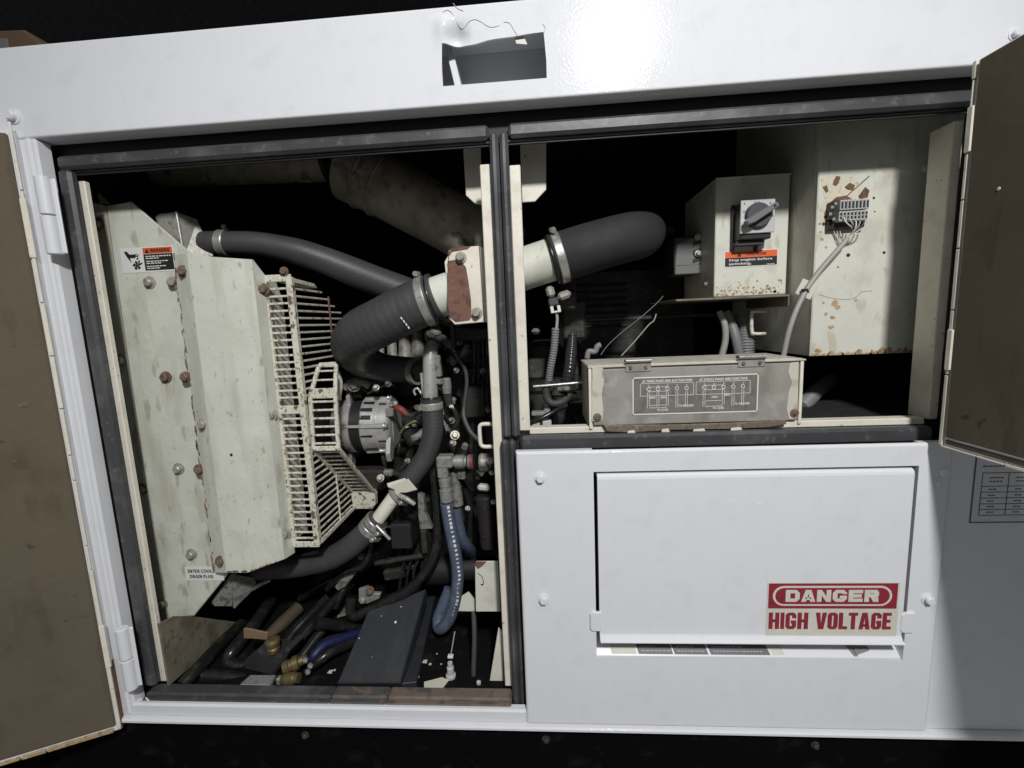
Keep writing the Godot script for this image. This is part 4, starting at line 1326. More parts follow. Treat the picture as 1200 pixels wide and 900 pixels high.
# ---------------------------------------------------------------- the engine and what hangs on it
func engine():
	var g = G()
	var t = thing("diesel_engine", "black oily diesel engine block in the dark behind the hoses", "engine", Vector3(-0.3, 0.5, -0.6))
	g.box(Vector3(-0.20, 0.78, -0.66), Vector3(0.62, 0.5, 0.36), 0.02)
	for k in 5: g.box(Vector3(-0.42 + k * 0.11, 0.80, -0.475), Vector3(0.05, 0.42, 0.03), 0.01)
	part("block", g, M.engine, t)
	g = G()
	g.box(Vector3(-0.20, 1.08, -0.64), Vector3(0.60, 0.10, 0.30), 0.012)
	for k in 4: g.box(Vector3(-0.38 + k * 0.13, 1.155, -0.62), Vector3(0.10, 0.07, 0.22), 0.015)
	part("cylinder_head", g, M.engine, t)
	for k in 7: bolt(t, Vector3(-0.46 + k * 0.085, 1.10, -0.485), 0.009, 0.010, M.engine)
	# fluted casting seen through the bend of the hose
	for q in [[446, 402, 420, 4], [459, 398, 420, 6.0], [474, 392, 420, 7.5], [489, 387, 420, 7.5]]:
		g = G()
		var a = P(q[0], q[1], -0.47)
		var b = P(q[0] + 1, q[2], -0.47)
		var r = q[3] * 0.0025
		g.tube([b, b.lerp(a, 0.3), a - Vector3(0, r * 0.5, 0), a], [r * 1.15, r, r * 0.95, r * 0.5], 14, 5)
		part("fluted_rib", g, M.alu_dull, t, "pale fluted casting")
	g = G()
	g.box(P(472, 420, -0.47), Vector3(0.13, 0.016, 0.04), 0.004)
	part("casting_foot", g, M.alu_dull, t)
	for q in [[511, 386, 0.018], [506, 392, 0.02], [517, 398, 0.02]]:
		g = G()
		g.lathe(P(q[0], q[1], -0.40), Vector3(0.3, 0.6, 1).normalized(), [Vector2(-0.02, q[2]), Vector2(0, q[2]), Vector2(0.006, q[2] * 0.7), Vector2(0.006, 0)], 14)
		part("cap", g, M.cast if q[0] == 511 else M.engine, t)
	for q in [[552, 392, 0.10, 0.035], [556, 470, 0.07, 0.09], [430, 560, 0.12, 0.06], [525, 640, 0.05, 0.12], [470, 660, 0.11, 0.02], [425, 455, 0.09, 0.02]]:
		g = G()
		g.box(P(q[0], q[1], -0.36), Vector3(q[2], q[3], 0.05), 0.006)
		part("housing", g, M.engine, t)
	var small = [[415, 452, 0.30, 0.012], [428, 447, 0.33, 0.009], [440, 455, 0.33, 0.008], [455, 450, 0.3, 0.006], [531, 424, 0.3, 0.007], [535, 434, 0.3, 0.006], [566, 435, 0.3, 0.006], [572, 480, 0.25, 0.005], [530, 493, 0.27, 0.006], [488, 515, 0.3, 0.008], [486, 497, 0.3, 0.006], [402, 556, 0.3, 0.01], [423, 652, 0.25, 0.006]]
	for q in small:
		bolt(t, P(q[0], q[1], -q[2]), q[3], 0.014, M.cast, Vector3(rng.randf_range(-0.4, 0.4), rng.randf_range(-0.1, 0.6), 1).normalized())
	g = G()
	g.tube(path([[410, 458, -0.32], [418, 450, -0.32], [432, 446, -0.32], [440, 450, -0.32]]), 0.008, 8, 5)
	g.tube(path([[430, 460, -0.33], [446, 452, -0.33], [462, 450, -0.33]]), 0.006, 8, 5)
	part("harness", g, M.engine, t)
	g = G()      # front cover, starter and pan, low in the dark
	g.box(Vector3(-0.29, 0.66, -0.40), Vector3(0.34, 0.20, 0.05), 0.015)
	for k in 6: g.box(Vector3(-0.43 + k * 0.055, 0.66, -0.372), Vector3(0.012, 0.17, 0.012), 0.004)
	part("front_cover", g, M.engine, t)
	for k in 6:
		bolt(t, Vector3(-0.445 + k * 0.06, 0.572, -0.374), 0.006, 0.008, M.cast)
		bolt(t, Vector3(-0.445 + k * 0.06, 0.748, -0.374), 0.006, 0.008, M.cast)
	g = G()
	g.lathe(Vector3(-0.36, 0.555, -0.33), Vector3(1, 0.05, 0), [Vector2(0, 0), Vector2(0, 0.036), Vector2(0.01, 0.042), Vector2(0.11, 0.042), Vector2(0.112, 0.035), Vector2(0.16, 0.035), Vector2(0.162, 0.02), Vector2(0.18, 0.02), Vector2(0.18, 0)], 24)
	part("starter_motor", g, M.black, t)
	g = G()
	g.lathe(Vector3(-0.13, 0.88, -0.36), Vector3(0, 1, 0.05), [Vector2(0, 0), Vector2(0, 0.03), Vector2(0.006, 0.036), Vector2(0.10, 0.036), Vector2(0.105, 0.03), Vector2(0.105, 0)], 24)
	part("oil_filter", g, M.engine, t)
	g = G()
	g.ring(Vector3(-0.44, 0.90, -0.42), Vector3(1, 0, 0.25), 0.075, 0.008, 34, 8)
	g.lathe(Vector3(-0.45, 0.90, -0.42), Vector3(1, 0, 0.25), [Vector2(0, 0.03), Vector2(0.01, 0.07), Vector2(0.012, 0.03), Vector2(0.03, 0.02), Vector2(0.03, 0)], 30)
	part("belt_pulley", g, M.engine, t)
	g = G()
	for k in 3: g.tube(path([[468 + k * 8, 690 - k * 2, -0.30], [472 + k * 7, 665, -0.31], [480 + k * 9, 640 + k * 3, -0.33]]), 0.0045, 8, 5)
	for k in 3: g.tube(path([[560, 420 + k * 25, -0.37], [572, 430 + k * 25, -0.36], [586, 428 + k * 26, -0.37]]), 0.004, 8, 5)
	part("wiring_loom", g, M.rubber_dark, t)
	for k in 4:
		g = G()
		g.tube(path([[555 + k * 5, 395, -0.42], [556 + k * 5, 430, -0.42], [552 + k * 6, 470, -0.41]]), 0.0035, 8, 4)
		part("injector_pipe", g, M.cast, t)
	# pipes, lugs and brackets that show between the hoses
	var lines = [[[[523, 400, -0.33], [528, 405, -0.32], [533, 404, -0.32]], 0.010, M.cast], [[[522, 486, -0.29], [528, 494, -0.28], [536, 503, -0.28], [538, 515, -0.28]], 0.007, M.rubber_dark], [[[519, 470, -0.30], [520, 490, -0.30], [524, 505, -0.29]], 0.004, M.cast],
		[[[497, 505, -0.30], [490, 511, -0.28], [484, 514, -0.28]], 0.010, M.cast], [[[470, 505, -0.33], [480, 500, -0.34], [492, 500, -0.36], [500, 508, -0.38]], 0.007, M.rubber_dark], [[[560, 400, -0.4], [561, 440, -0.4], [556, 480, -0.38], [552, 530, -0.36]], 0.009, M.rubber_dark],
		[[[575, 410, -0.42], [570, 450, -0.4], [573, 500, -0.38]], 0.006, M.engine], [[[540, 440, -0.34], [543, 470, -0.34], [538, 500, -0.33], [540, 530, -0.32]], 0.0045, M.rubber_dark], [[[535, 560, -0.3], [548, 580, -0.3], [552, 610, -0.3], [547, 650, -0.3]], 0.010, M.rubber_dark],
		[[[450, 548, -0.36], [470, 556, -0.34], [486, 540, -0.33]], 0.008, M.engine], [[[500, 590, -0.3], [503, 620, -0.3], [500, 660, -0.3]], 0.009, M.rubber_dark], [[[440, 660, -0.30], [470, 655, -0.30], [500, 650, -0.30]], 0.008, M.engine],
		[[[404, 455, -0.30], [410, 449, -0.30], [421, 447, -0.30], [433, 452, -0.31]], 0.010, M.cast], [[[396, 436, -0.27], [399, 450, -0.27], [397, 465, -0.27]], 0.006, M.guard]]
	for q in lines:
		g = G()
		g.tube(path(q[0]), q[1], 10, 6)
		part("pipe_run", g, q[2], t)
	for q in [[538, 402, 0.30, 0.016, 0.012], [533, 411, 0.24, 0.007, 0.004], [545, 523, 0.27, 0.016, 0.018], [528, 500, 0.30, 0.020, 0.030], [455, 554, 0.30, 0.026, 0.018], [447, 561, 0.29, 0.014, 0.012], [531, 470, 0.28, 0.014, 0.02], [566, 612, 0.3, 0.03, 0.05], [543, 455, 0.36, 0.03, 0.05], [512, 660, 0.33, 0.05, 0.03], [418, 445, 0.32, 0.02, 0.012], [462, 672, 0.32, 0.06, 0.03]]:
		g = G()
		g.box(P(q[0], q[1], -q[2]), Vector3(q[3], q[4], 0.02), 0.004, Basis(Vector3(0, 0, 1), rng.randf_range(-0.5, 0.5)))
		part("lug", g, M.cast if q[3] < 0.027 else M.engine, t)
	for q in [[533, 510, 0.26, 0.0085], [531, 519, 0.26, 0.006], [535, 434, 0.26, 0.005], [441, 454, 0.29, 0.006], [517, 455, 0.27, 0.004], [446, 560, 0.28, 0.007], [548, 596, 0.28, 0.005], [478, 540, 0.3, 0.005], [560, 560, 0.3, 0.004]]:
		bolt(t, P(q[0], q[1], -q[2]), q[3], 0.012, M.bolt, Vector3(rng.randf_range(-0.3, 0.3), 0.4, 1).normalized())
	# coolant pipe and hose
	t = thing("coolant_elbow", "bare metal vertical coolant pipe with side flange below the bent hose", "pipe", P(504, 466, -0.25))
	g = G()
	g.tube(path([[507, 404, -0.27], [504.5, 414, -0.255], [504, 440, -0.25], [504.5, 468, -0.25]]), [0.0165, 0.0185, 0.0185, 0.0195], 22, 6)
	part("pipe", g, M.alu, t)
	g = G()
	g.box(P(513, 429, -0.25), Vector3(0.017, 0.055, 0.02), 0.003, Basis(Vector3(0, 0, 1), 0.05))
	g.box(P(515, 447, -0.25), Vector3(0.022, 0.014, 0.02), 0.003)
	part("flange", g, M.cast, t)
	g = G()
	g.tube(path([[493.5, 437, -0.25], [495, 452, -0.25], [496, 461, -0.25]]), 0.0035, 8, 4)
	g.tube(path([[487, 463, -0.27], [485, 458, -0.27], [489, 455, -0.27], [493, 460, -0.27], [495, 463, -0.265]]), 0.003, 8, 4)
	part("bracket_rod", g, M.alu, t)
	g = G()
	g.lathe(P(487, 435, -0.34), (P(495, 435, -0.33) - P(480, 434, -0.35)).normalized(), [Vector2(-0.006, 0.035), Vector2(-0.006, 0.037), Vector2(0.010, 0.037), Vector2(0.010, 0.03)], 24)
	part("hose_collar", g, M.alu_dull, t)
	g = G()
	g.tube(path([[505, 466, -0.25], [507, 485, -0.25], [507, 508, -0.245], [499, 535, -0.235], [483, 558, -0.225], [466, 579, -0.215]]), [0.0265, 0.0265, 0.0265, 0.026, 0.025, 0.024], 22, 8, true, 0.0001, 0.01)
	single("coolant_hose", g, M.rubber, "black hose curving down from the metal coolant pipe to the taped joint", "hose", P(507, 508, -0.245))
	g = G()
	g.ring(P(505, 466.5, -0.25), Vector3.UP, 0.0225, 0.0045, 24, 8)
	single("hose_lip", g, M.rubber_dark, "black rolled lip on top of the hose under the metal coolant pipe", "seal", P(505, 466.5, -0.25))
	clamp_band("hose_clamp", "brownish clamp under the metal coolant pipe, screw at its left", P(506, 475.5, -0.25), Vector3(0.03, -1, 0), 0.0268, M.bolt, Vector3(-1, 0, 0.7), "hose clamps")
	g = G()
	g.tube(path([[470, 571, -0.212], [452, 596, -0.205], [436, 618, -0.20]]), 0.0178, 20, 4)
	single("joint_pipe", g, M.cream, "short cream metal pipe joining two black hoses beside the black relay box", "pipe", P(452, 596, -0.205))
	g = G()
	g.tube(path([[444, 608, -0.202], [430, 623, -0.20], [408, 642, -0.20], [384, 655, -0.205], [350, 663, -0.215], [318, 666, -0.225], [290, 668, -0.235]]), [0.0265, 0.0285, 0.0295, 0.0295, 0.029, 0.029, 0.029], 22, 8, true, 0.0001, 0.012)
	single("lower_radiator_hose", g, M.rubber, "black hose under the fan guard running left from the cream joint pipe", "hose", P(384, 655, -0.205))
	var dir = P(430, 623, -0.2) - P(450, 600, -0.2)
	for k in 2:
		clamp_band("hose_clamp", ["upper of two shiny clamps at the lower end of the cream joint pipe", "lower of two shiny clamps below the cream joint pipe"][k], P(440 - k * 6, 612 + k * 7, -0.20), dir, 0.0282, M.steel, Vector3(0.8, -0.5, 0.6), "hose clamps")
	g = G()
	g.tube(path([[441, 616, -0.165], [449, 624, -0.16], [457, 632, -0.16]]), 0.0042, 10, 3)
	single("clamp_screw", g, M.steel, "long steel clamp screw sticking out beside the cream joint pipe", "screw", P(449, 624, -0.16))
	g = G()
	g.prism(flat([[455, 571], [478, 561.5], [488.5, 574], [476, 577.5], [469, 577.5], [467, 580.5], [463, 579.5], [462, 574]], -0.184), Vector3(0.0, 0.0, -0.004), 0.001)
	g.prism([P(455, 571, -0.184), P(478, 561.5, -0.184), P(474, 560, -0.20), P(455, 569, -0.20)], Vector3(0, -0.002, -0.002), 0.0)
	single("tape_tag", g, M.tape, "crumpled pale tape tag wrapped on the black coolant hose", "tape", P(470, 572, -0.19))
	clamp_band("hose_clamp", "rusty clamp with a long screw under the pale tape tag", P(468, 578, -0.213), dir, 0.0255, M.bolt, Vector3(1, -0.5, 0.8), "hose clamps")
	g = G()
	g.tube(path([[468, 581, -0.18], [477, 585, -0.175], [486, 591, -0.175]]), [0.0065, 0.0065, 0.0055], 10, 3)
	single("clamp_screw", g, M.bolt, "rusty clamp screw under the pale tape tag", "screw", P(477, 585, -0.175))
	alternator()
	# relay box
	t = thing("relay_box", "matt black box on a bracket beside the cream joint pipe", "box", P(473, 640, -0.26))
	g = G()
	g.span(P(456, 615, -0.25), P(483, 644, -0.25) + Vector3(0, 0, -0.08), 0.004)
	part("case", g, M.dark_plastic, t)
	g = G()
	g.box(P(470, 613, -0.275), Vector3(0.064, 0.006, 0.05), 0.002)
	part("lid", g, M.engine, t)
	g = G()
	g.prism(flat([[489, 578], [496, 582], [498, 602], [506, 620], [492, 621], [490, 606]], -0.27), Vector3(0, 0, -0.02), 0.002)
	part("bracket", g, M.cast, t)
	g = G()
	g.span(P(492, 622, -0.262), P(505, 641, -0.30), 0.003)
	part("side_case", g, M.engine, t)
	# hydraulic fitting with blue hoses
	t = thing("hydraulic_elbow", "grey steel hydraulic elbow fitting above the blue hose", "fitting", P(524, 590, -0.2))
	g = G()
	g.box(P(522, 540, -0.2), Vector3(0.040, 0.030, 0.034), 0.004)
	g.box(P(519.5, 550, -0.2), Vector3(0.026, 0.040, 0.030), 0.004)
	part("elbow", g, M.fitting, t)
	var a = P(531, 541, -0.2)
	g = G()
	g.lathe(a, Vector3.RIGHT, [Vector2(0, 0.013), Vector2(0.006, 0.013), Vector2(0.006, 0.018), Vector2(0.026, 0.018), Vector2(0.030, 0.014), Vector2(0.034, 0.014), Vector2(0.034, 0)], 6)
	part("hex_nut", g, M.fitting, t)
	g = G()
	g.lathe(P(520.5, 557, -0.2), Vector3(0.05, -1, 0).normalized(), [Vector2(0, 0.013), Vector2(0.006, 0.013), Vector2(0.008, 0.016), Vector2(0.026, 0.016), Vector2(0.028, 0.014), Vector2(0.034, 0.014), Vector2(0.036, 0.017), Vector2(0.066, 0.0175), Vector2(0.068, 0.014), Vector2(0.068, 0)], 8)
	part("hex_nut", g, M.fitting, t)
	g = G()
	g.lathe(P(532, 552, -0.225), Vector3(0.05, -1, 0).normalized(), [Vector2(0, 0.012), Vector2(0.04, 0.012), Vector2(0.042, 0.015), Vector2(0.09, 0.015), Vector2(0.092, 0.012), Vector2(0.10, 0)], 8)
	g.box(P(541, 556, -0.22), Vector3(0.02, 0.022, 0.02), 0.003)
	part("rear_nut", g, M.cast, t)
	var bp = path([[523, 589, -0.2], [527, 615, -0.2], [533, 645, -0.2], [536.5, 672, -0.2], [534, 700, -0.2], [528, 722, -0.2], [520, 734, -0.202], [514.5, 735, -0.215], [514, 724, -0.228], [520, 708, -0.235], [527, 690, -0.245]])
	g = G()
	g.tube(bp, 0.0158, 20, 8)
	var hz = part_top("hydraulic_hose", "worn blue hydraulic hose with white print, looped at its lower end", "hose", bp[3])
	part("hose_body", g, M.blue, hz)
	g = G()
	for k in 27:
		var f = k / 26.0 * 4.6 + 0.12
		var i = int(f)
		var p = bp[i].lerp(bp[i + 1], f - i)
		var d = (bp[i + 1] - bp[i]).normalized()
		var s = Vector3(0.45, 0, 0.89)
		g.box(p + s * 0.0156, Vector3(0.0065, rng.randf_range(0.003, 0.008), 0.0012), 0.0003, Basis(s.cross(d).normalized() * -1.0, d, s).orthonormalized())
	part("print", g, M.paper, hz)
	g = G()
	g.tube(path([[534, 596, -0.225], [537, 615, -0.23], [542, 632, -0.24], [549, 642, -0.27], [556, 650, -0.34]]), 0.0145, 18, 7)
	single("hydraulic_hose", g, M.blue, "second blue hydraulic hose, behind the first and bending away right", "hose", P(542, 632, -0.24))
	# filter with pale head
	t = thing("fuel_filter", "black canister filter with red print below a pale plastic head", "filter", P(573, 640, -0.19))
	g = G()
	g.lathe(P(574, 642, -0.19), Vector3(-0.02, 1, 0).normalized(), [Vector2(0, 0), Vector2(0, 0.016), Vector2(0.006, 0.022), Vector2(0.11, 0.024), Vector2(0.115, 0.026), Vector2(0.135, 0.026), Vector2(0.14, 0.02), Vector2(0.14, 0)], 22)
	part("canister", g, M.dark_plastic, t)
	g = G()
	for k in 11:
		var p = P(568 + k % 3 * 4, 597 + k * 3.6, -0.164)
		g.box(p, Vector3(rng.randf_range(0.003, 0.009), rng.randf_range(0.002, 0.005), 0.001), 0.0, Basis(Vector3(0, 1, 0), -0.2 + (k % 3) * 0.3))
	part("print", g, mat(lin(0.07, 0.014, 0.014), 0.6), t)
	g = G()
	g.lathe(P(562, 542, -0.2), Vector3.RIGHT, [Vector2(0, 0), Vector2(0, 0.020), Vector2(0.006, 0.024), Vector2(0.022, 0.022), Vector2(0.03, 0.014), Vector2(0.03, 0)], 22)
	g.lathe(P(564, 552, -0.19), Vector3(0, -1, 0), [Vector2(0, 0.012), Vector2(0.012, 0.003), Vector2(0.014, 0)], 14)
	part("head", g, mat(lin(0.33, 0.32, 0.27), 0.4), t)
	g = G()
	g.lathe(P(549, 541, -0.2), Vector3.RIGHT, [Vector2(0, 0), Vector2(0, 0.018), Vector2(0.012, 0.018), Vector2(0.012, 0)], 22)
	part("collar", g, M.grey_plastic, t)
	g = G()
	g.lathe(P(551, 541, -0.2), Vector3.RIGHT, [Vector2(0, 0.019), Vector2(0.008, 0.019)], 22)
	part("red_ring", g, M.red_plain, t)
	g = G()
	g.box(P(567, 571, -0.18), Vector3(0.030, 0.016, 0.02), 0.005, Basis(Vector3(0, 0, 1), -0.1))
	part("pale_fitting", g, M.pale_plastic, t)
	g = G()
	g.box(P(574, 540, -0.17), Vector3(0.018, 0.016, 0.012), 0.004, Basis(Vector3(0, 0, 1), -0.5))
	part("pale_fitting", g, M.pale_plastic, t)
	g = G()
	g.span(P(580, 550, -0.11), P(583, 600, -0.125), 0.001)
	part("back_plate", g, M.rusty_bolt, t)
	for q in [[576, 554], [578, 588]]: bolt(t, P(q[0], q[1], -0.14), 0.004, 0.008, M.steel)
	# cables on the right of the engine
	g = G()
	g.tube(path([[531, 409, -0.25], [537, 420, -0.25], [545, 433, -0.25], [547, 450, -0.25], [544, 475, -0.25], [544, 490, -0.24], [552, 507, -0.23], [562, 516, -0.22]]), [0.0045, 0.0045, 0.005, 0.005, 0.005, 0.0065, 0.0065, 0.0065], 10, 6)
	single("engine_cable", g, M.rubber, "thin black cable curving down behind the cream door catch", "cable", P(547, 450, -0.25))
	g = G()
	g.tube(path([[530, 378, -0.24], [531, 395, -0.25], [532, 408, -0.25]]), 0.007, 10, 4)
	single("vent_tube", g, M.dark_plastic, "short black tube above the thin engine cable", "tube", P(531, 395, -0.25))
	t = thing("pressure_sensor", "grey capped sensor right of the metal coolant pipe", "sensor", P(524, 462, -0.26))
	g = G()
	g.lathe(P(524, 461, -0.26), Vector3(0, 1, 0), [Vector2(0, 0), Vector2(0, 0.011), Vector2(0.012, 0.012), Vector2(0.014, 0.0125), Vector2(0.036, 0.0115), Vector2(0.040, 0.009), Vector2(0.040, 0)], 18)
	part("cap", g, M.grey_plastic, t)
	g = G()
	g.lathe(P(527, 476, -0.26), Vector3(-0.15, 1, 0).normalized(), [Vector2(0, 0), Vector2(0, 0.009), Vector2(0.03, 0.012), Vector2(0.034, 0)], 12)
	g.tube(path([[528, 476, -0.26], [533, 482, -0.26], [536, 494, -0.27], [530, 505, -0.28]]), 0.006, 8, 5)
	part("lead", g, M.engine, t)
	for q in [[529, 477, 0.004]]: bolt(t, P(q[0], q[1], -0.25), q[2], 0.012, M.bolt, Vector3(0.2, 0.3, 1).normalized())
	t = thing("door_catch", "square cream wire loop on the centre post", "catch", P(575, 510, -0.09))
	g = G()
	g.tube(path([[580, 497, -0.09], [567, 497, -0.09], [563, 498.5, -0.09], [562, 503, -0.09], [563, 518, -0.09], [564.5, 522, -0.09], [569, 523.5, -0.09], [583, 523, -0.09]]), 0.0045, 10, 4)
	part("loop", g, M.cream, t)
	# thick black cable sweeping down
	g = G()
	g.tube(path([[509, 548, -0.26], [512, 580, -0.26], [514, 615, -0.26], [511, 643, -0.25], [500, 668, -0.24], [480, 690, -0.235], [452, 706, -0.23], [430, 716, -0.23], [417, 722, -0.23], [411, 716, -0.23], [412, 700, -0.24]]), 0.0135, 16, 7)
	single("thick_cable", g, M.rubber_dark, "thick glossy black cable sweeping down over the dark floor beam", "cable", P(500, 668, -0.24))
	# cream bracket and lower gusset on the post
	t = thing("lower_post_bracket", "cream bracket of two plates at the foot of the centre post, brown chipped corner", "bracket", P(560, 716, -0.12))
	g = G()
	g.prism(flat([[556.5, 661], [558, 658.5], [584, 658], [587, 717], [557.5, 717]], -0.12), Vector3(0, 0, -0.004), 0.0012)
	part("plate", g, M.panel, t)
	g = G()
	g.prism(flat([[541, 699], [549, 694], [556, 703], [557, 717], [537, 716.5]], -0.15), Vector3(0, 0, -0.004), 0.0012)
	part("rear_plate", g, M.panel, t)
	g = G()
	g.prism(flat([[556.2, 662], [558, 658.2], [570, 658.2], [566, 663], [560, 667]], -0.1193), Vector3(0, 0, -0.0008), 0.0)
	part("bare_patch", g, M.rust, t)
	g = G()
	g.box(P(565, 685, -0.1196), Vector3(0.006, 0.003, 0.001), 0.0)
	g.tube(path([[560, 672, -0.1196], [565, 676, -0.1196], [567, 684, -0.1196]]), 0.0008, 5, 3)
	part("crack", g, M.ink, t)
	g = G()
	g.prism(flat([[572, 809], [584, 736], [589, 740], [591, 809]], -0.09), Vector3(0, 0, -0.003), 0.001)
	single("foot_gusset", g, M.cream, "tall thin cream gusset at the foot of the centre post", "bracket", P(580, 809, -0.09))

func part_top(called, label, category, at): return thing(called, label, category, at)

func alternator():
	var t = thing("alternator", "ribbed aluminium alternator with a black belt of core between its halves", "alternator", Vector3(-0.49, 0.90, -0.36))
	var c = Vector3(-0.49, 0.983, -0.36)
	var ax = Vector3(1, -0.015, -0.06).normalized()
	var u = Vector3(0, 1, 0)
	u = (u - ax * u.dot(ax)).normalized()
	var w = ax.cross(u)          # towards the viewer or away
	if w.z < 0: w = -w
	var on = func(along, deg, r): return c + ax * along + (w * cos(deg_to_rad(deg)) + u * sin(deg_to_rad(deg))) * r
	var g = G()
	g.lathe(c, ax, [Vector2(-0.100, 0), Vector2(-0.100, 0.044), Vector2(-0.094, 0.058), Vector2(-0.078, 0.070), Vector2(-0.055, 0.077), Vector2(-0.040, 0.0795), Vector2(-0.038, 0.0795), Vector2(-0.038, 0.07)], 40)
	part("front_housing", g, M.alu, t)
	g = G()
	g.lathe(c, ax, [Vector2(-0.040, 0.0735), Vector2(-0.006, 0.0735)], 40)
	for k in 6: g.ring(c + ax * (-0.035 + k * 0.0055), ax, 0.073, 0.0016, 40, 6)
	part("core", g, M.dark_plastic, t)
	g = G()
	g.lathe(c, ax, [Vector2(-0.008, 0.070), Vector2(-0.008, 0.0795), Vector2(-0.005, 0.081), Vector2(0.030, 0.0785), Vector2(0.0305, 0.0795), Vector2(0.034, 0.0795), Vector2(0.0345, 0.0765), Vector2(0.062, 0.0755), Vector2(0.068, 0.071), Vector2(0.072, 0.060), Vector2(0.072, 0)], 40)
	part("rear_housing", g, M.alu, t)
	var slot = func(along, deg, r, L, wd, m):
		var gg = G()
		var rad = (on.call(along, deg, 1.0) - c - ax * along).normalized()
		gg.box(on.call(along, deg, r), Vector3(L, 0.003, wd), 0.0005, Basis(ax, rad, ax.cross(rad)))
		return gg
	for q in [[0.012, 58, 0.030, 0.010], [0.009, 41, 0.032, 0.011], [0.007, 25, 0.032, 0.012], [0.046, 10, 0.022, 0.008], [0.010, -12, 0.032, 0.006], [0.014, -46, 0.034, 0.007], [0.048, 57, 0.02, 0.007], [0.050, -26, 0.022, 0.005]]:
		part("vent_slot", slot.call(q[0], q[1], 0.0793 if q[0] < 0.02 else 0.0752, q[2], q[3], null), M.ink, t)
	for k in 9:
		part("vent_slot", slot.call(-0.066, -5 - k * 12, 0.0738, 0.026, 0.008, null), M.ink, t)
	for d in [8.0, 75.0, -62.0]:      # through bolts in ribs along the body
		g = G()
		bar(g, on.call(-0.006, d, 0.080), on.call(0.060, d, 0.078), 0.013, 0.009, on.call(0, d, 1.0) - c, 0.003)
		part("rib", g, M.alu, t)
		bolt(t, on.call(0.060, d, 0.080), 0.007, 0.010, M.steel, ax)
	g = G()
	bar(g, on.call(-0.060, 8, 0.0790), on.call(-0.004, 8, 0.0800), 0.008, 0.004, on.call(0, 8, 1.0) - c, 0.001)
	part("tie_bar", g, M.alu, t)
	g = G()
	g.prism([on.call(-0.05, 95, 0.075), on.call(-0.05, 55, 0.075), on.call(-0.05, 62, 0.098), on.call(-0.05, 74, 0.108), on.call(-0.05, 86, 0.100)], ax * 0.012, 0.002)
	part("mounting_ear", g, M.alu, t)
	g = G()
	g.lathe(on.call(-0.025, 75, 0.092), ax, [Vector2(-0.015, 0.0), Vector2(-0.015, 0.010), Vector2(0.012, 0.010), Vector2(0.012, 0)], 14)
	part("ear_bolt", g, M.engine, t)
	g = G()
	g.prism([on.call(0.058, -50, 0.060), on.call(0.058, -20, 0.070), on.call(0.058, -38, 0.105), on.call(0.058, -50, 0.115), on.call(0.058, -60, 0.10)], ax * 0.014, 0.003)
	part("mounting_ear", g, M.alu, t)
	g = G()
	g.prism([on.call(-0.064, -70, 0.070), on.call(-0.064, -85, 0.070), on.call(-0.05, -92, 0.115), on.call(-0.05, -78, 0.118)], ax * 0.010, 0.002)
	part("foot", g, M.cast, t)
	g = G()
	var p = P(462, 473, -0.31)
	g.lathe(p, Vector3(0.6, 0.3, 0.8).normalized(), [Vector2(-0.01, 0.008), Vector2(0.006, 0.008), Vector2(0.011, 0.005), Vector2(0.011, 0)], 12)
	g.box(P(457, 483, -0.30), Vector3(0.022, 0.022, 0.016), 0.003)
	part("terminal", g, M.steel, t)
	g = G()
	g.tube(path([[464, 477, -0.30], [470, 480, -0.295], [477, 486, -0.295]]), [0.008, 0.0095, 0.007], 12, 5)
	part("red_boot", g, M.red_plain, t, "red rubber terminal boot")
	g = G()
	g.tube(path([[474, 484, -0.295], [482, 487, -0.29], [490, 483, -0.28], [496, 478, -0.27]]), 0.0055, 10, 5)
	part("lead", g, M.rubber, t)
	g = G()
	g.tube(path([[469, 508, -0.29], [475, 500, -0.28], [484, 494, -0.28], [490, 494, -0.285]]), 0.0028, 8, 5)
	part("lead", g, mat(lin(0.16, 0.19, 0.05), 0.5), t, "thin green lead")
	g = G()
	g.prism([on.call(0.071, -45, 0.06), on.call(0.071, 45, 0.06), on.call(0.080, 30, 0.05), on.call(0.080, -30, 0.05)], ax * 0.004, 0.001)
	part("end_cap", g, M.cast, t)

# ---------------------------------------------------------------- floor of the left bay
func hose(called, pts, rad, m, label, group := "", category := "hose"):
	var g = G()
	g.tube(path(pts), rad, 16, 7)
	return single(called, g, m, label, category, P(pts[0][0], pts[0][1], pts[0][2]), group)

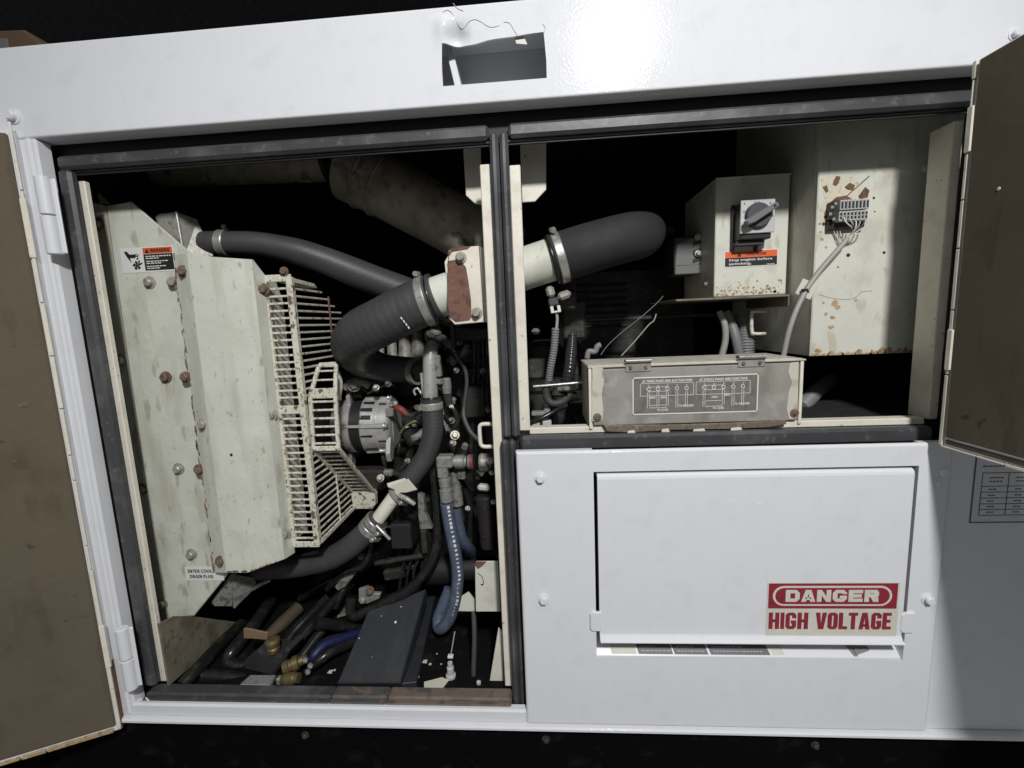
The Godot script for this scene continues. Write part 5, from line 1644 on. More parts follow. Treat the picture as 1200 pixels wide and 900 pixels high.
func lower_bay():
	var g = G()
	var t = thing("floor_beam", "dark blue black dusty beam running back along the bay floor", "beam", PY(430, 760, 0.416))
	var bm = [PY(395, 800, 0.44), PY(469, 800, 0.44), PY(501, 697, 0.515), PY(431, 716, 0.515)]
	var bn = (bm[1] - bm[0]).cross(bm[3] - bm[0]).normalized()
	if bn.y < 0: bn = -bn
	g.prism(bm, bn * -0.035, 0.003)
	part("beam_body", g, M.sheet, t)
	g = G()
	for q in [[463.5, 729, 0.0035], [421, 748, 0.0016], [470, 711, 0.0018], [447, 722, 0.0014], [436, 770, 0.0009]]:
		var rd = ray(q[0], q[1])
		var hit = EYE + rd * ((bm[0] - EYE).dot(bn) / rd.dot(bn))
		g.lathe(hit + bn * 0.0002, bn, [Vector2(0, q[2]), Vector2(0.0012, q[2] * 0.6), Vector2(0.0013, 0)], 8)
	part("paint_fleck", g, M.paper, t)
	g = G()
	g.prism([PY(471, 801, 0.43), PY(488, 799, 0.43), PY(510, 697, 0.43), PY(501, 699, 0.43)], Vector3(0, -0.012, 0), 0.002)
	part("foot_flange", g, M.sheet, t)
	hose("drain_tube", [[214, 803, -0.05], [232, 783, -0.09], [256, 757, -0.17], [283, 731, -0.27]], [0.0155, 0.0155, 0.0155, 0.0155], M.rubber_dark, "glossy black tube along the floor, nearest the left side sheet")
	hose("floor_hose", [[318, 702, -0.33], [303, 724, -0.25], [289, 743, -0.20], [272, 764, -0.15], [268, 774, -0.14], [276, 780, -0.135], [288, 782, -0.135]], 0.0165, M.rubber_dark, "black elbow hose ending at the valve block from behind")
	hose("floor_hose", [[238, 792, -0.09], [258, 793, -0.095], [288, 796, -0.10]], 0.0150, M.rubber_dark, "short black hose lying in front of the elbow hose on the floor")
	t = thing("valve_block", "dark grey rubber covered valve block near the bay's left floor", "valve", P(305, 796, -0.13))
	g = G()
	g.prism(flat([[283, 777], [300, 762], [306, 757], [312, 760], [338, 760], [343, 751], [349, 753], [339, 770], [326, 787], [287, 785]], -0.11), Vector3(0.01, 0, -0.05), 0.006)
	part("body", g, M.rubber_matt, t)
	g = G()
	g.prism([PY(279, 803, 0.430), PY(293, 790, 0.430), PY(323, 790, 0.430), PY(316, 803, 0.430)], Vector3(0, -0.012, 0), 0.003)
	g.box(PY(328, 797, 0.427), Vector3(0.014, 0.018, 0.014), 0.003)
	part("foot_plate", g, M.fitting, t)
	t = thing("brass_valve", "brass tap with a brown lever on top of the grey valve block", "valve", P(320, 762, -0.14))
	g = G()
	g.lathe(P(321, 763, -0.095), Vector3(0.05, 1, 0.1).normalized(), [Vector2(0, 0), Vector2(0, 0.013), Vector2(0.012, 0.015), Vector2(0.016, 0.012), Vector2(0.022, 0.0165), Vector2(0.032, 0.0165), Vector2(0.036, 0.010), Vector2(0.036, 0)], 18)
	part("body", g, M.brass, t)
	g = G()
	g.prism(flat([[285, 737], [288, 736.5], [314, 742], [313, 750], [300, 749], [285.5, 748]], -0.085), Vector3(0, 0, -0.004), 0.001)
	part("lever", g, M.lever, t)
	t = thing("brass_coupling", "tarnished brass hose coupling between the valve block and the small hoses", "coupling", P(340, 785, -0.11))
	g = G()
	g.lathe(P(332, 783, -0.075), (P(358, 772, -0.095) - P(332, 783, -0.075)).normalized(), [Vector2(0, 0), Vector2(0, 0.014), Vector2(0.012, 0.016), Vector2(0.014, 0.013), Vector2(0.020, 0.013), Vector2(0.022, 0.017), Vector2(0.034, 0.017), Vector2(0.036, 0.011), Vector2(0.054, 0.010), Vector2(0.054, 0)], 14)
	part("body", g, M.brass, t)
	g = G()
	g.lathe(PY(331, 796, 0.432), Vector3(1, 0.1, 0).normalized(), [Vector2(0, 0), Vector2(0, 0.012), Vector2(0.012, 0.016), Vector2(0.03, 0.015), Vector2(0.034, 0.012), Vector2(0.042, 0.012), Vector2(0.042, 0)], 8)
	part("elbow", g, M.brass, t)
	g = G()
	for q in [[358, 774], [364, 781], [361, 788]]: g.lathe(P(q[0], q[1], -0.08), Vector3(0.6, 0.3, 0.7).normalized(), [Vector2(-0.012, 0.006), Vector2(0, 0.0065), Vector2(0.005, 0.003), Vector2(0.005, 0)], 10)
	part("nipple", g, M.steel, t)
	hose("floor_hose", [[336, 768, -0.13], [350, 750, -0.17], [366, 732, -0.21], [388, 709, -0.27]], 0.0135, M.rubber_dark, "black hose climbing away right of the brass tap")
	hose("floor_hose", [[330, 760, -0.19], [345, 740, -0.23], [362, 722, -0.27], [384, 700, -0.33]], 0.0125, M.rubber_dark, "grey black hose behind the black hose that climbs from the brass tap")
	hose("floor_hose", [[349, 775, -0.13], [358, 764, -0.15], [370, 748, -0.18], [378, 738, -0.20]], 0.0125, M.rubber_dark, "short black hose above the brass coupling")
	hose("capped_hose", [[369, 730, -0.17], [390, 732, -0.20], [426, 737, -0.27]], 0.0145, M.rubber_dark, "stubby black hose with an open end above the blue hose")
	hose("blue_hose", [[362, 777, -0.12], [368, 768, -0.125], [380, 756, -0.15], [396, 750, -0.18], [424, 741, -0.24], [440, 737, -0.28]], [0.006, 0.0105, 0.0115, 0.0115, 0.0115, 0.0115], M.blue_vivid, "bright dark blue small hose beside the dark floor beam")
	hose("floor_hose", [[364, 772, -0.14], [374, 757, -0.15], [386, 749, -0.17], [404, 745, -0.20]], 0.0085, M.rubber_dark, "thin grey black hose just above the bright blue hose")
	hose("floor_hose", [[364, 784, -0.10], [374, 774, -0.105], [390, 763, -0.13], [418, 752, -0.19], [436, 746, -0.23]], [0.007, 0.0115, 0.0115, 0.0115, 0.0115], M.rubber_dark, "black hose just below the bright blue hose")
	hose("floor_hose", [[372, 727, -0.20], [384, 712, -0.24], [398, 697, -0.28], [412, 683, -0.32]], 0.012, M.rubber_dark, "black hose running back to the right of the stubby open ended hose")
	hose("floor_hose", [[286, 757, -0.21], [300, 736, -0.27], [318, 712, -0.34]], 0.010, M.rubber_dark, "thin black hose squeezed between the elbow hose and the tan tube")
	hose("floor_hose", [[352, 700, -0.36], [372, 688, -0.36], [396, 676, -0.37], [420, 668, -0.38]], 0.013, M.rubber_dark, "black hose lying crossways deep under the lower radiator hose")
	hose("tan_tube", [[312, 750, -0.24], [328, 733, -0.27], [350, 712, -0.33]], 0.0185, mat(lin(0.07, 0.055, 0.033), 0.75), "dull tan tube lying behind the brass tap", "", "tube")
	hose("harness_tube", [[384, 690, -0.28], [396, 676, -0.26], [410, 668, -0.25], [424, 664, -0.25], [432, 650, -0.25], [436, 630, -0.26]], 0.009, M.rubber_dark, "thin black harness tube under the lower radiator hose", "", "tube")
	hose("floor_hose", [[392, 712, -0.26], [402, 692, -0.28], [414, 674, -0.31]], 0.011, M.rubber_dark, "black hose rising behind the small steel bracket")
	t = thing("steel_bracket", "small dull steel bracket with two bolts above the floor beam", "bracket", P(430, 700, -0.22))
	g = G()
	g.prism(flat([[420, 691], [430, 688], [434, 695], [446, 696], [444, 702], [430, 708], [420, 706]], -0.22), Vector3(0, 0, -0.01), 0.002)
	part("plate", g, M.fitting, t)
	bolt(t, P(433, 692, -0.215), 0.008, 0.012, M.rusty_bolt, Vector3(0.5, 0.2, 1).normalized())
	bolt(t, P(425, 703, -0.215), 0.007, 0.008, M.bolt)
	g = G()
	g.prism(flat([[392, 688], [404, 672], [414, 666], [418, 671], [404, 688], [396, 693]], -0.26), Vector3(0, 0, -0.015), 0.002)
	single("mount_bracket", g, M.cast, "worn grey engine mount edge below the lower radiator hose", "bracket", P(400, 688, -0.26))
	g = G()
	g.prism([PY(395, 722, 0.43), PY(415, 716, 0.43), PY(418, 700, 0.43), PY(408, 690, 0.43)], Vector3(0, -0.006, 0), 0.001)
	single("tan_sheet", g, M.sage_dirty, "tan floor sheet showing between hoses left of the steel bracket", "panel", PY(405, 715, 0.42))
	# right part of the floor
	g = G()
	g.prism([PY(497, 806, 0.4165), PY(497, 799, 0.4165), PY(518, 793, 0.4175), PY(526, 797, 0.4165), PY(519, 806, 0.4165)], Vector3(0, -0.001, 0), 0.0)
	single("paper_scrap", g, M.tape, "torn pale paper scrap on the floor at the sill", "paper", PY(510, 800, 0.416))
	for q in [[498, 775, 0.006], [504, 778, 0.0035], [490, 793, 0.003], [517, 778, 0.002], [486, 801, 0.002], [492, 768, 0.0025], [512, 766, 0.002], [387, 787, 0.006], [392, 785, 0.003]]:
		g = G()
		g.prism([PY(q[0], q[1], 0.4175) + Vector3(-q[2], 0, q[2] * 0.7), PY(q[0], q[1], 0.4175) + Vector3(q[2], 0, q[2]), PY(q[0], q[1], 0.4175) + Vector3(q[2] * 0.8, 0, -q[2]), PY(q[0], q[1], 0.4175) + Vector3(-q[2] * 0.7, 0, -q[2] * 0.8)], Vector3(0, -0.001, 0), 0.0)
		single("paint_flake", g, M.tape, "small pale paint flake lying on the black bay floor" if q[0] > 480 else "small pale paint flake left of the dark floor beam", "flake", PY(q[0], q[1], 0.416), "paint flakes on the floor" if q[0] > 480 else "paint flakes left of the beam")
	t = thing("plug_sensor", "small pale sensor plug with a lead standing on the black floor", "sensor", P(528, 793, -0.1))
	g = G()
	g.lathe(P(528.5, 794, -0.1), Vector3.UP, [Vector2(0, 0), Vector2(0, 0.012), Vector2(0.008, 0.012), Vector2(0.010, 0.0085), Vector2(0.028, 0.0085), Vector2(0.030, 0.006), Vector2(0.040, 0.006), Vector2(0.040, 0)], 12)
	part("body", g, M.pale_plastic, t)
	g = G()
	g.box(P(528, 769, -0.1), Vector3(0.013, 0.006, 0.010), 0.001)
	part("clip", g, M.paper, t)
	g = G()
	g.tube(path([[528, 769, -0.1], [531, 752, -0.11], [533, 740, -0.12]]), 0.0016, 6, 4)
	part("lead", g, M.wire, t)
	hose("down_tube", [[555, 716, -0.15], [556, 745, -0.13], [555, 785, -0.11], [555, 806, -0.1]], 0.006, M.rubber, "thin black vertical tube below the cream bracket of two plates", "", "tube")
	g = G()
	g.box(P(561, 800, -0.08), Vector3(0.010, 0.010, 0.008), 0.002)
	single("pale_clip", g, M.pale_plastic, "tiny pale clip beside the thin vertical tube", "clip", P(561, 803, -0.08))

# ---------------------------------------------------------------- right opening
func right_bay():
	var g = G()
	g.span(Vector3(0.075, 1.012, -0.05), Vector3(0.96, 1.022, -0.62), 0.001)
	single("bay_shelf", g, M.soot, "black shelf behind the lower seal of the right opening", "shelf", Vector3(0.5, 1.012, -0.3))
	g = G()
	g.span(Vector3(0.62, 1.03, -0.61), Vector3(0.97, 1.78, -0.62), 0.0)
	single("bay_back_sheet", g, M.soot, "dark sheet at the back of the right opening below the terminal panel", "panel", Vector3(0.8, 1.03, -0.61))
	# terminal panel
	var z = -0.145
	var t = thing("terminal_cabinet", "grey green steel panel with peeled rusty paint and a wire terminal block", "cabinet", Vector3(0.74, 1.15, z))
	var lx = (P(957, 230, z).x + P(951, 400, z).x) / 2
	var by = P(990, 416, z).y
	g = G()
	g.prism([Vector3(lx, by, z), Vector3(0.90, by, z), Vector3(0.90, 1.77, z), Vector3(lx, 1.77, z)], Vector3(0, 0, -0.004), 0.002)
	part("front_sheet", g, M.panel, t)
	g = G()
	g.prism([Vector3(lx + 0.0005, by, z - 0.004), Vector3(lx + 0.0005, 1.77, z - 0.004), Vector3(lx + 0.0005, 1.77, z - 0.40), Vector3(lx + 0.0005, by, z - 0.40)], Vector3(0.004, 0, 0), 0.001)
	part("side_sheet", g, M.panel, t)
	g = G()
	var n = noise(400, 1.0, 2)
	var x = lx + 0.002
	while x < 0.89:      # rust creeping up from the bottom edge
		var w = rng.randf_range(0.006, 0.02)
		var h = 0.004 + 0.016 * abs(n.get_noise_1d(x * 60.0))
		g.prism([Vector3(x, by + 0.0005, z + 0.0006), Vector3(x + w, by + 0.0005, z + 0.0006), Vector3(x + w * 0.9, by + 0.0005 + h * 0.7, z + 0.0006), Vector3(x + w * 0.5, by + 0.0005 + h, z + 0.0006), Vector3(x + w * 0.1, by + 0.0005 + h * 0.5, z + 0.0006)], Vector3(0, 0, -0.0006), 0.0)
		x += w * rng.randf_range(0.7, 1.1)
	for q in [[968, 368, 3], [976, 372, 4], [982, 360, 4], [979, 355, 6], [974, 383, 4], [965, 355, 2], [1003, 352, 3], [964, 280, 3], [962, 272, 2], [968, 290, 2], [961, 262, 2], [958, 412, 5]]:
		var c = P(q[0], q[1], z + 0.0006)
		var pts = []
		for k in 7: pts.append(c + Vector3(cos(TAU * k / 7) * rng.randf_range(0.4, 1.0), sin(TAU * k / 7) * rng.randf_range(0.3, 0.8), 0) * q[2] * 0.0019)
		g.prism(pts, Vector3(0, 0, -0.0006), 0.0)
	part("rust_edge", g, M.rust_light, t)
	g = G()      # yellowed, flaking primer round the terminal block
	for q in [[[962, 208], [972, 206], [990, 205], [1002, 208], [1010, 219], [1004, 232], [985, 236], [972, 240], [966, 232]], [[959, 240], [966, 236], [970, 246], [967, 262], [961, 258]]]:
		g.prism(flat(q, z + 0.0004), Vector3(0, 0, -0.0004), 0.0)
	part("primer_patch", g, mat(0, 0.6, 0.0, worn(410, Color(0.62, 0.57, 0.40), [[Color(0.60, 0.58, 0.48), 0.05, 0.5, 0.1, 0.9], [Color(0.38, 0.27, 0.12), 0.06, 0.68, 0.08, 0.6]]), 6.0), t)
	for q in [[[977, 212], [980, 206], [985, 207], [983, 214], [980, 218], [976, 216]], [[964, 219], [969, 217], [971, 224], [968, 226]], [[990, 219], [996, 214], [1002, 217], [1000, 223], [993, 222]], [[1006, 230], [1014, 219], [1019, 223], [1017, 231], [1008, 233]], [[970, 240], [980, 231], [992, 229], [998, 233], [1000, 240], [975, 262], [967, 262], [966, 250]]]:
		g = G()
		g.prism(flat(q, z + 0.0010), Vector3(0, 0, -0.0008), 0.0)
		part("rust_patch", g, M.rust, t)
	g = G()
	g.tube(path([[993, 229, z + 0.001], [1010, 214, z + 0.001], [1019, 206, z + 0.001]]), 0.0009, 6, 2)
	part("scratch", g, M.rust, t)
	g = G()
	g.tube(path([[960, 345, z], [972, 349, z], [990, 351, z], [1002, 349, z], [1010, 342, z], [1022, 341, z]]), 0.0005, 5, 3)
	part("scratch", g, M.sage_dirty, t)
	for q in [[994, 299, 0.004], [984, 290, 0.003], [982, 313, 0.0015], [1024, 232, 0.0025], [1025, 248, 0.0015], [1036, 296, 0.003]]:
		g = G()
		g.lathe(P(q[0], q[1], z), Vector3(0, 0, 1), [Vector2(0, q[2]), Vector2(0.0008, q[2] * 0.9), Vector2(0.0009, 0)], 10)
		part("hole", g, M.ink, t)
	# terminal block
	var tb = thing("terminal_block", "grey terminal block of eight ways with wires, on the rusty panel", "terminal block", P(1002, 258, z))
	g = G()
	g.span(P(971, 259, z + 0.012), P(1009, 268, z + 0.002), 0.001)
	part("rail", g, mat(lin(0.03, 0.02, 0.022), 0.4), tb)
	g = G()
	g.box(P(978, 247, z + 0.012), Vector3(0.020, 0.036, 0.022), 0.002)
	part("end_stop", g, M.engine, tb)
	g = G()
	for q in [[975, 243], [973, 251], [979, 239], [977, 257]]: g.lathe(P(q[0], q[1], z + 0.022), Vector3(0, 0, 1), [Vector2(0, 0.0035), Vector2(0.002, 0.003), Vector2(0.0022, 0)], 8)
	part("screw", g, M.steel, tb)
	var a0 = P(984.5, 246, z + 0.030)
	var a1 = P(1018.5, 245, z + 0.030)
	var step = (a1.x - a0.x) / 8.0
	var up0 = P(1000, 258, z + 0.03).y
	var up1 = P(1000, 233.5, z + 0.03).y
	for k in 8:
		g = G()
		var xa = a0.x + step * k
		g.span(Vector3(xa + 0.0003, up0, z + 0.004), Vector3(xa + step - 0.0003, up0 + (up1 - up0) * 0.47, z + 0.028), 0.0006)
		g.span(Vector3(xa + 0.0003, up0 + (up1 - up0) * 0.52, z + 0.004), Vector3(xa + step - 0.0003, up1, z + 0.030), 0.0006)
		var tm = part("terminal", g, M.pale_plastic, tb)
		g = G()
		for s in [[0.08, 0.22, 0.028], [0.26, 0.40, 0.028], [0.58, 0.92, 0.030]]:
			g.span(Vector3(xa + step * 0.25, up0 + (up1 - up0) * s[0], z + s[2] - 0.003), Vector3(xa + step * 0.78, up0 + (up1 - up0) * s[1], z + s[2] + 0.0004), 0.0)
		part("opening", g, M.ink, tm)
	var wires = [[989, 255], [994, 256], [999, 258], [1003, 259], [1008, 259], [1013, 259], [1017, 259]]
	for k in wires.size():
		g = G()
		g.tube(path([[wires[k][0], wires[k][1], z + 0.03], [wires[k][0] + [3, 5, 1, 0, -2, -3, -2][k], wires[k][1] + 6, z + 0.036], [1000 - k * 0.3, 270 + k * 0.8, z + 0.03], [990 - k * 0.5, 282 + k * 0.6, z + 0.022], [982, 292, z + 0.02]]), 0.0014, 6, 6)
		part("wire", g, [M.wire_white, M.wire, M.ink_grey][k % 3], tb)
	g = G()
	for k in 3: g.tube(path([[976 + k * 4, 268, z + 0.006], [979 + k * 3, 275, z + 0.006], [984 + k, 284, z + 0.008]]), 0.0009, 6, 4)
	part("wire", g, M.wire_white, tb)
	t = thing("grey_cable", "grey cable drooping from the terminal block to behind the diagram box", "cable", P(919, 415, -0.2))
	g = G()
	g.tube(path([[992, 281, z + 0.022], [980, 295, z + 0.022], [965, 312, z + 0.022], [952, 329, z + 0.024], [942, 345, z + 0.026], [932, 366, z + 0.03], [924, 390, z + 0.03], [918, 418, z + 0.02]]), 0.0052, 12, 7)
	part("sheath", g, M.wire, t)
	t = thing("cable_mount", "cream square cable mount with a black tie on the terminal panel's left edge", "cable clip", P(946, 350, z))
	g = G()
	g.box(P(945, 339, z + 0.014), Vector3(0.034, 0.034, 0.004), 0.001, Basis(Vector3(0, 0, 1), -0.45))
	part("base", g, M.tape, t)
	g = G()
	g.ring(P(943.5, 341, z + 0.024), (P(932, 366, z) - P(952, 329, z)).normalized(), 0.0065, 0.0018, 16, 6)
	g.box(P(944, 340, z + 0.029), Vector3(0.010, 0.006, 0.004), 0.001)
	part("tie", g, M.ink, t)
	switch_box()
	control_box()
	# between the post and the boxes
	t = thing("pipe_sensor", "white and black plug sensor under the shiny hose clamp", "sensor", P(650, 372, -0.15))
	g = G()
	g.box(P(645, 342, -0.15), Vector3(0.018, 0.024, 0.018), 0.005, Basis(Vector3(0, 0, 1), 0.25))
	g.box(P(661, 346, -0.17), Vector3(0.03, 0.018, 0.02), 0.006, Basis(Vector3(0, 0, 1), 0.3))
	part("body", g, M.bolt, t)
	g = G()
	g.box(P(648.5, 354, -0.15), Vector3(0.022, 0.018, 0.02), 0.003, Basis(Vector3(0, 0, 1), 0.2))
	part("collar", g, M.ink_grey, t)
	g = G()
	for s in [-4.0, 4.0]: g.box(P(651 + s, 362.5 - s * 0.15, -0.145), Vector3(0.007, 0.015, 0.012), 0.001, Basis(Vector3(0, 0, 1), 0.15))
	g.box(P(651, 365.5, -0.146), Vector3(0.02, 0.004, 0.01), 0.001, Basis(Vector3(0, 0, 1), 0.15))
	part("plug", g, M.paper, t)
	g = G()
	g.tube(path([[652, 366, -0.15], [653, 374, -0.15], [652, 386, -0.15]]), 0.0035, 8, 4)
	part("lead", g, M.wire, t)
	g = G()
	g.tube(path([[651, 385, -0.15], [649, 410, -0.16], [645, 432, -0.17], [643, 446, -0.18]]), 0.0082, 12, 6, true, 0.0007, 0.006)
	single("sensor_sheath", g, M.grey_plastic, "ribbed grey sheath hanging from the plug sensor", "cable", P(649, 410, -0.16))
	g = G()
	g.tube(path([[643, 444, -0.18], [640, 455, -0.18], [641, 466, -0.18], [648, 473, -0.18], [660, 470, -0.19], [668, 462, -0.21]]), 0.009, 12, 6)
	single("bent_cable", g, M.rubber, "grey black cable bending under the sheath left of the diagram box", "cable", P(641, 466, -0.18))
	g = G()
	g.tube(path([[671, 392, -0.24], [669, 415, -0.23], [667, 435, -0.22], [663, 450, -0.22]]), [0.010, 0.0145, 0.015, 0.013], 14, 6, true, 0.0006, 0.009)
	single("wrapped_cable", g, mat(lin(0.03, 0.03, 0.03), 0.2), "glossy tape wrapped black cable beside the ribbed sheath", "cable", P(669, 415, -0.23))
	t = thing("support_rod", "thin pale horizontal rod left of the diagram box", "rod", P(650, 452, -0.17))
	g = G()
	g.tube(path([[625, 453, -0.17], [650, 451, -0.17], [684, 448, -0.17]]), 0.0035, 10, 3)
	part("rod", g, M.steel, t)
	g = G()
	g.box(P(660, 455, -0.18), Vector3(0.03, 0.012, 0.02), 0.003)
	part("clip", g, M.cast, t)
	g = G()
	g.tube(path([[622, 495, -0.12], [635, 490, -0.12], [650, 482, -0.13], [664, 475, -0.15]]), 0.0055, 10, 5)
	single("black_lead", g, M.rubber_dark, "black lead rising right from the lower corner of the right opening", "cable", P(635, 490, -0.12))
	t = thing("corner_terminals", "small pale metal brackets in the lower left corner of the right opening", "bracket", P(636, 497, -0.14))
	g = G()
	g.box(P(632, 484, -0.15), Vector3(0.035, 0.010, 0.02), 0.002)
	g.box(P(641, 483, -0.15), Vector3(0.014, 0.016, 0.02), 0.002)
	part("upper_bracket", g, M.fitting, t)
	g = G()
	g.box(P(628, 499, -0.13), Vector3(0.018, 0.02, 0.02), 0.002)
	g.box(P(641, 498, -0.13), Vector3(0.020, 0.022, 0.02), 0.002)
	part("lower_bracket", g, M.pale_plastic, t)
	for q in [[630, 432, 0.05, 0.05, "dark grey engine housing behind the ribbed sheath"], [655, 460, 0.035, 0.018, "black connector block above the bent cable"], [628, 388, 0.022, 0.014, "small pale lug on the right side of the centre post"]]:
		g = G()
		g.box(P(q[0], q[1], -0.27), Vector3(q[2], q[3], 0.05), 0.006)
		single("engine_housing", g, M.engine if q[0] != 628 else M.cast, q[4], "housing", P(q[0], q[1] + 4, -0.27))
	for q in [[[704, 416, -0.3], [712, 405, -0.32], [728, 390, -0.34], [752, 371, -0.36], [770, 355, -0.37], [777, 347, -0.38]], [[728, 417, -0.25], [742, 402, -0.27], [760, 381, -0.29], [766, 376, -0.295], [769, 368, -0.3]]]:
		g = G()
		g.tube(path(q), 0.001 if q[0][0] == 704 else 0.0015, 8, 6)
		single("loose_wire", g, M.grey_plastic if q[0][0] == 704 else M.wire, "faint thin wire curving up from behind the diagram box" if q[0][0] == 704 else "brighter kinked wire sticking up behind the diagram box", "wire", P(q[0][0], q[0][1], q[0][2]))
	g = G()
	g.tube(path([[688, 420, -0.22], [690, 412, -0.22], [697, 412, -0.22], [700, 406, -0.22], [704, 404, -0.22]]), 0.007, 10, 6)
	single("cable_end", g, M.grey_plastic, "stub of grey cable behind the diagram box's left end", "cable", P(690, 416, -0.22))
	g = G()
	g.tube(path([[846, 416, -0.3], [850, 398, -0.3], [849, 380, -0.3], [843, 365, -0.31]]), 0.008, 12, 5)
	single("conduit", g, M.wire, "pale thin conduit rising behind the diagram box, leftmost of three", "conduit", P(850, 416, -0.3), "conduits below the switch box")
	g = G()
	g.tube(path([[866, 416, -0.31], [862, 396, -0.31], [857, 380, -0.32], [850, 366, -0.33]]), 0.012, 12, 5)
	single("conduit", g, M.grey_plastic, "smooth grey conduit, middle of the three below the switch box", "conduit", P(864, 416, -0.31), "conduits below the switch box")
	g = G()
	g.tube(path([[874, 416, -0.33], [874, 400, -0.33], [873, 385, -0.34], [870, 368, -0.36]]), 0.020, 16, 6, true, 0.0017, 0.0062)
	single("conduit", g, M.grey_plastic, "ribbed grey conduit, rightmost of three below the switch box", "conduit", P(874, 416, -0.33), "conduits below the switch box")
	g = G()
	g.tube(path([[938, 478, -0.25], [950, 465, -0.3], [964, 452, -0.38], [974, 445, -0.45]]), 0.017, 16, 6, true, 0.0016, 0.0065)
	single("ribbed_hose", g, M.grey_plastic, "ribbed grey hose in the dark right of the diagram box", "hose", P(950, 475, -0.3))
	g = G()
	g.tube(path([[897, 365, -0.3], [884, 365, -0.3], [881, 368, -0.3], [881, 388, -0.3], [884, 391, -0.3], [897, 391, -0.3]]), 0.0042, 10, 4)
	single("wire_handle", g, M.cream, "square cream wire loop left of the terminal panel, under the switch box", "handle", P(884, 392, -0.3))
	g = G()
	g.prism([PY(946, 498, 1.0235), PY(962, 491, 1.0235), PY(978, 489, 1.0235), PY(990, 495, 1.0235), PY(988, 498, 1.0235)], Vector3(0, -0.001, 0), 0.0)
	single("cloth_scrap", g, M.grey_plastic, "grey scrap lying on the shelf right of the diagram box", "scrap", PY(965, 496, 1.022))
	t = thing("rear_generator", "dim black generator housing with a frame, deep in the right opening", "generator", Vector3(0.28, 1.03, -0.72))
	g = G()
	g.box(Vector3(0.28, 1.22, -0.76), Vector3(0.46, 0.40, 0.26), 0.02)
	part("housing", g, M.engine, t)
	for k in 7:
		g = G()
		g.box(Vector3(0.20, 1.36 - k * 0.022, -0.627), Vector3(0.16, 0.008, 0.008), 0.002, Basis(Vector3.RIGHT, 0.5))
		part("louvre", g, M.engine, t)
	g = G()
	bar(g, Vector3(0.10, 1.04, -0.52), Vector3(0.10, 1.50, -0.52), 0.022, 0.022, Vector3(1, 0, 0), 0.003)
	bar(g, Vector3(0.06, 1.50, -0.53), Vector3(0.40, 1.50, -0.53), 0.022, 0.022, Vector3.UP, 0.003)
	part("frame_bar", g, M.engine, t)
	g = G()
	g.box(P(672, 375, -0.33), Vector3(0.06, 0.10, 0.05), 0.006)
	g.box(P(664, 352, -0.26), Vector3(0.045, 0.05, 0.04), 0.006)
	part("junction", g, M.engine, t)
	g = G()
	g.box(Vector3(0.30, 1.25, -0.45), Vector3(0.4, 0.012, 0.012), 0.003)
	single("cross_bar", g, M.engine, "dim horizontal bar in the dark behind the loose wires", "bar", Vector3(0.3, 1.25, -0.45))

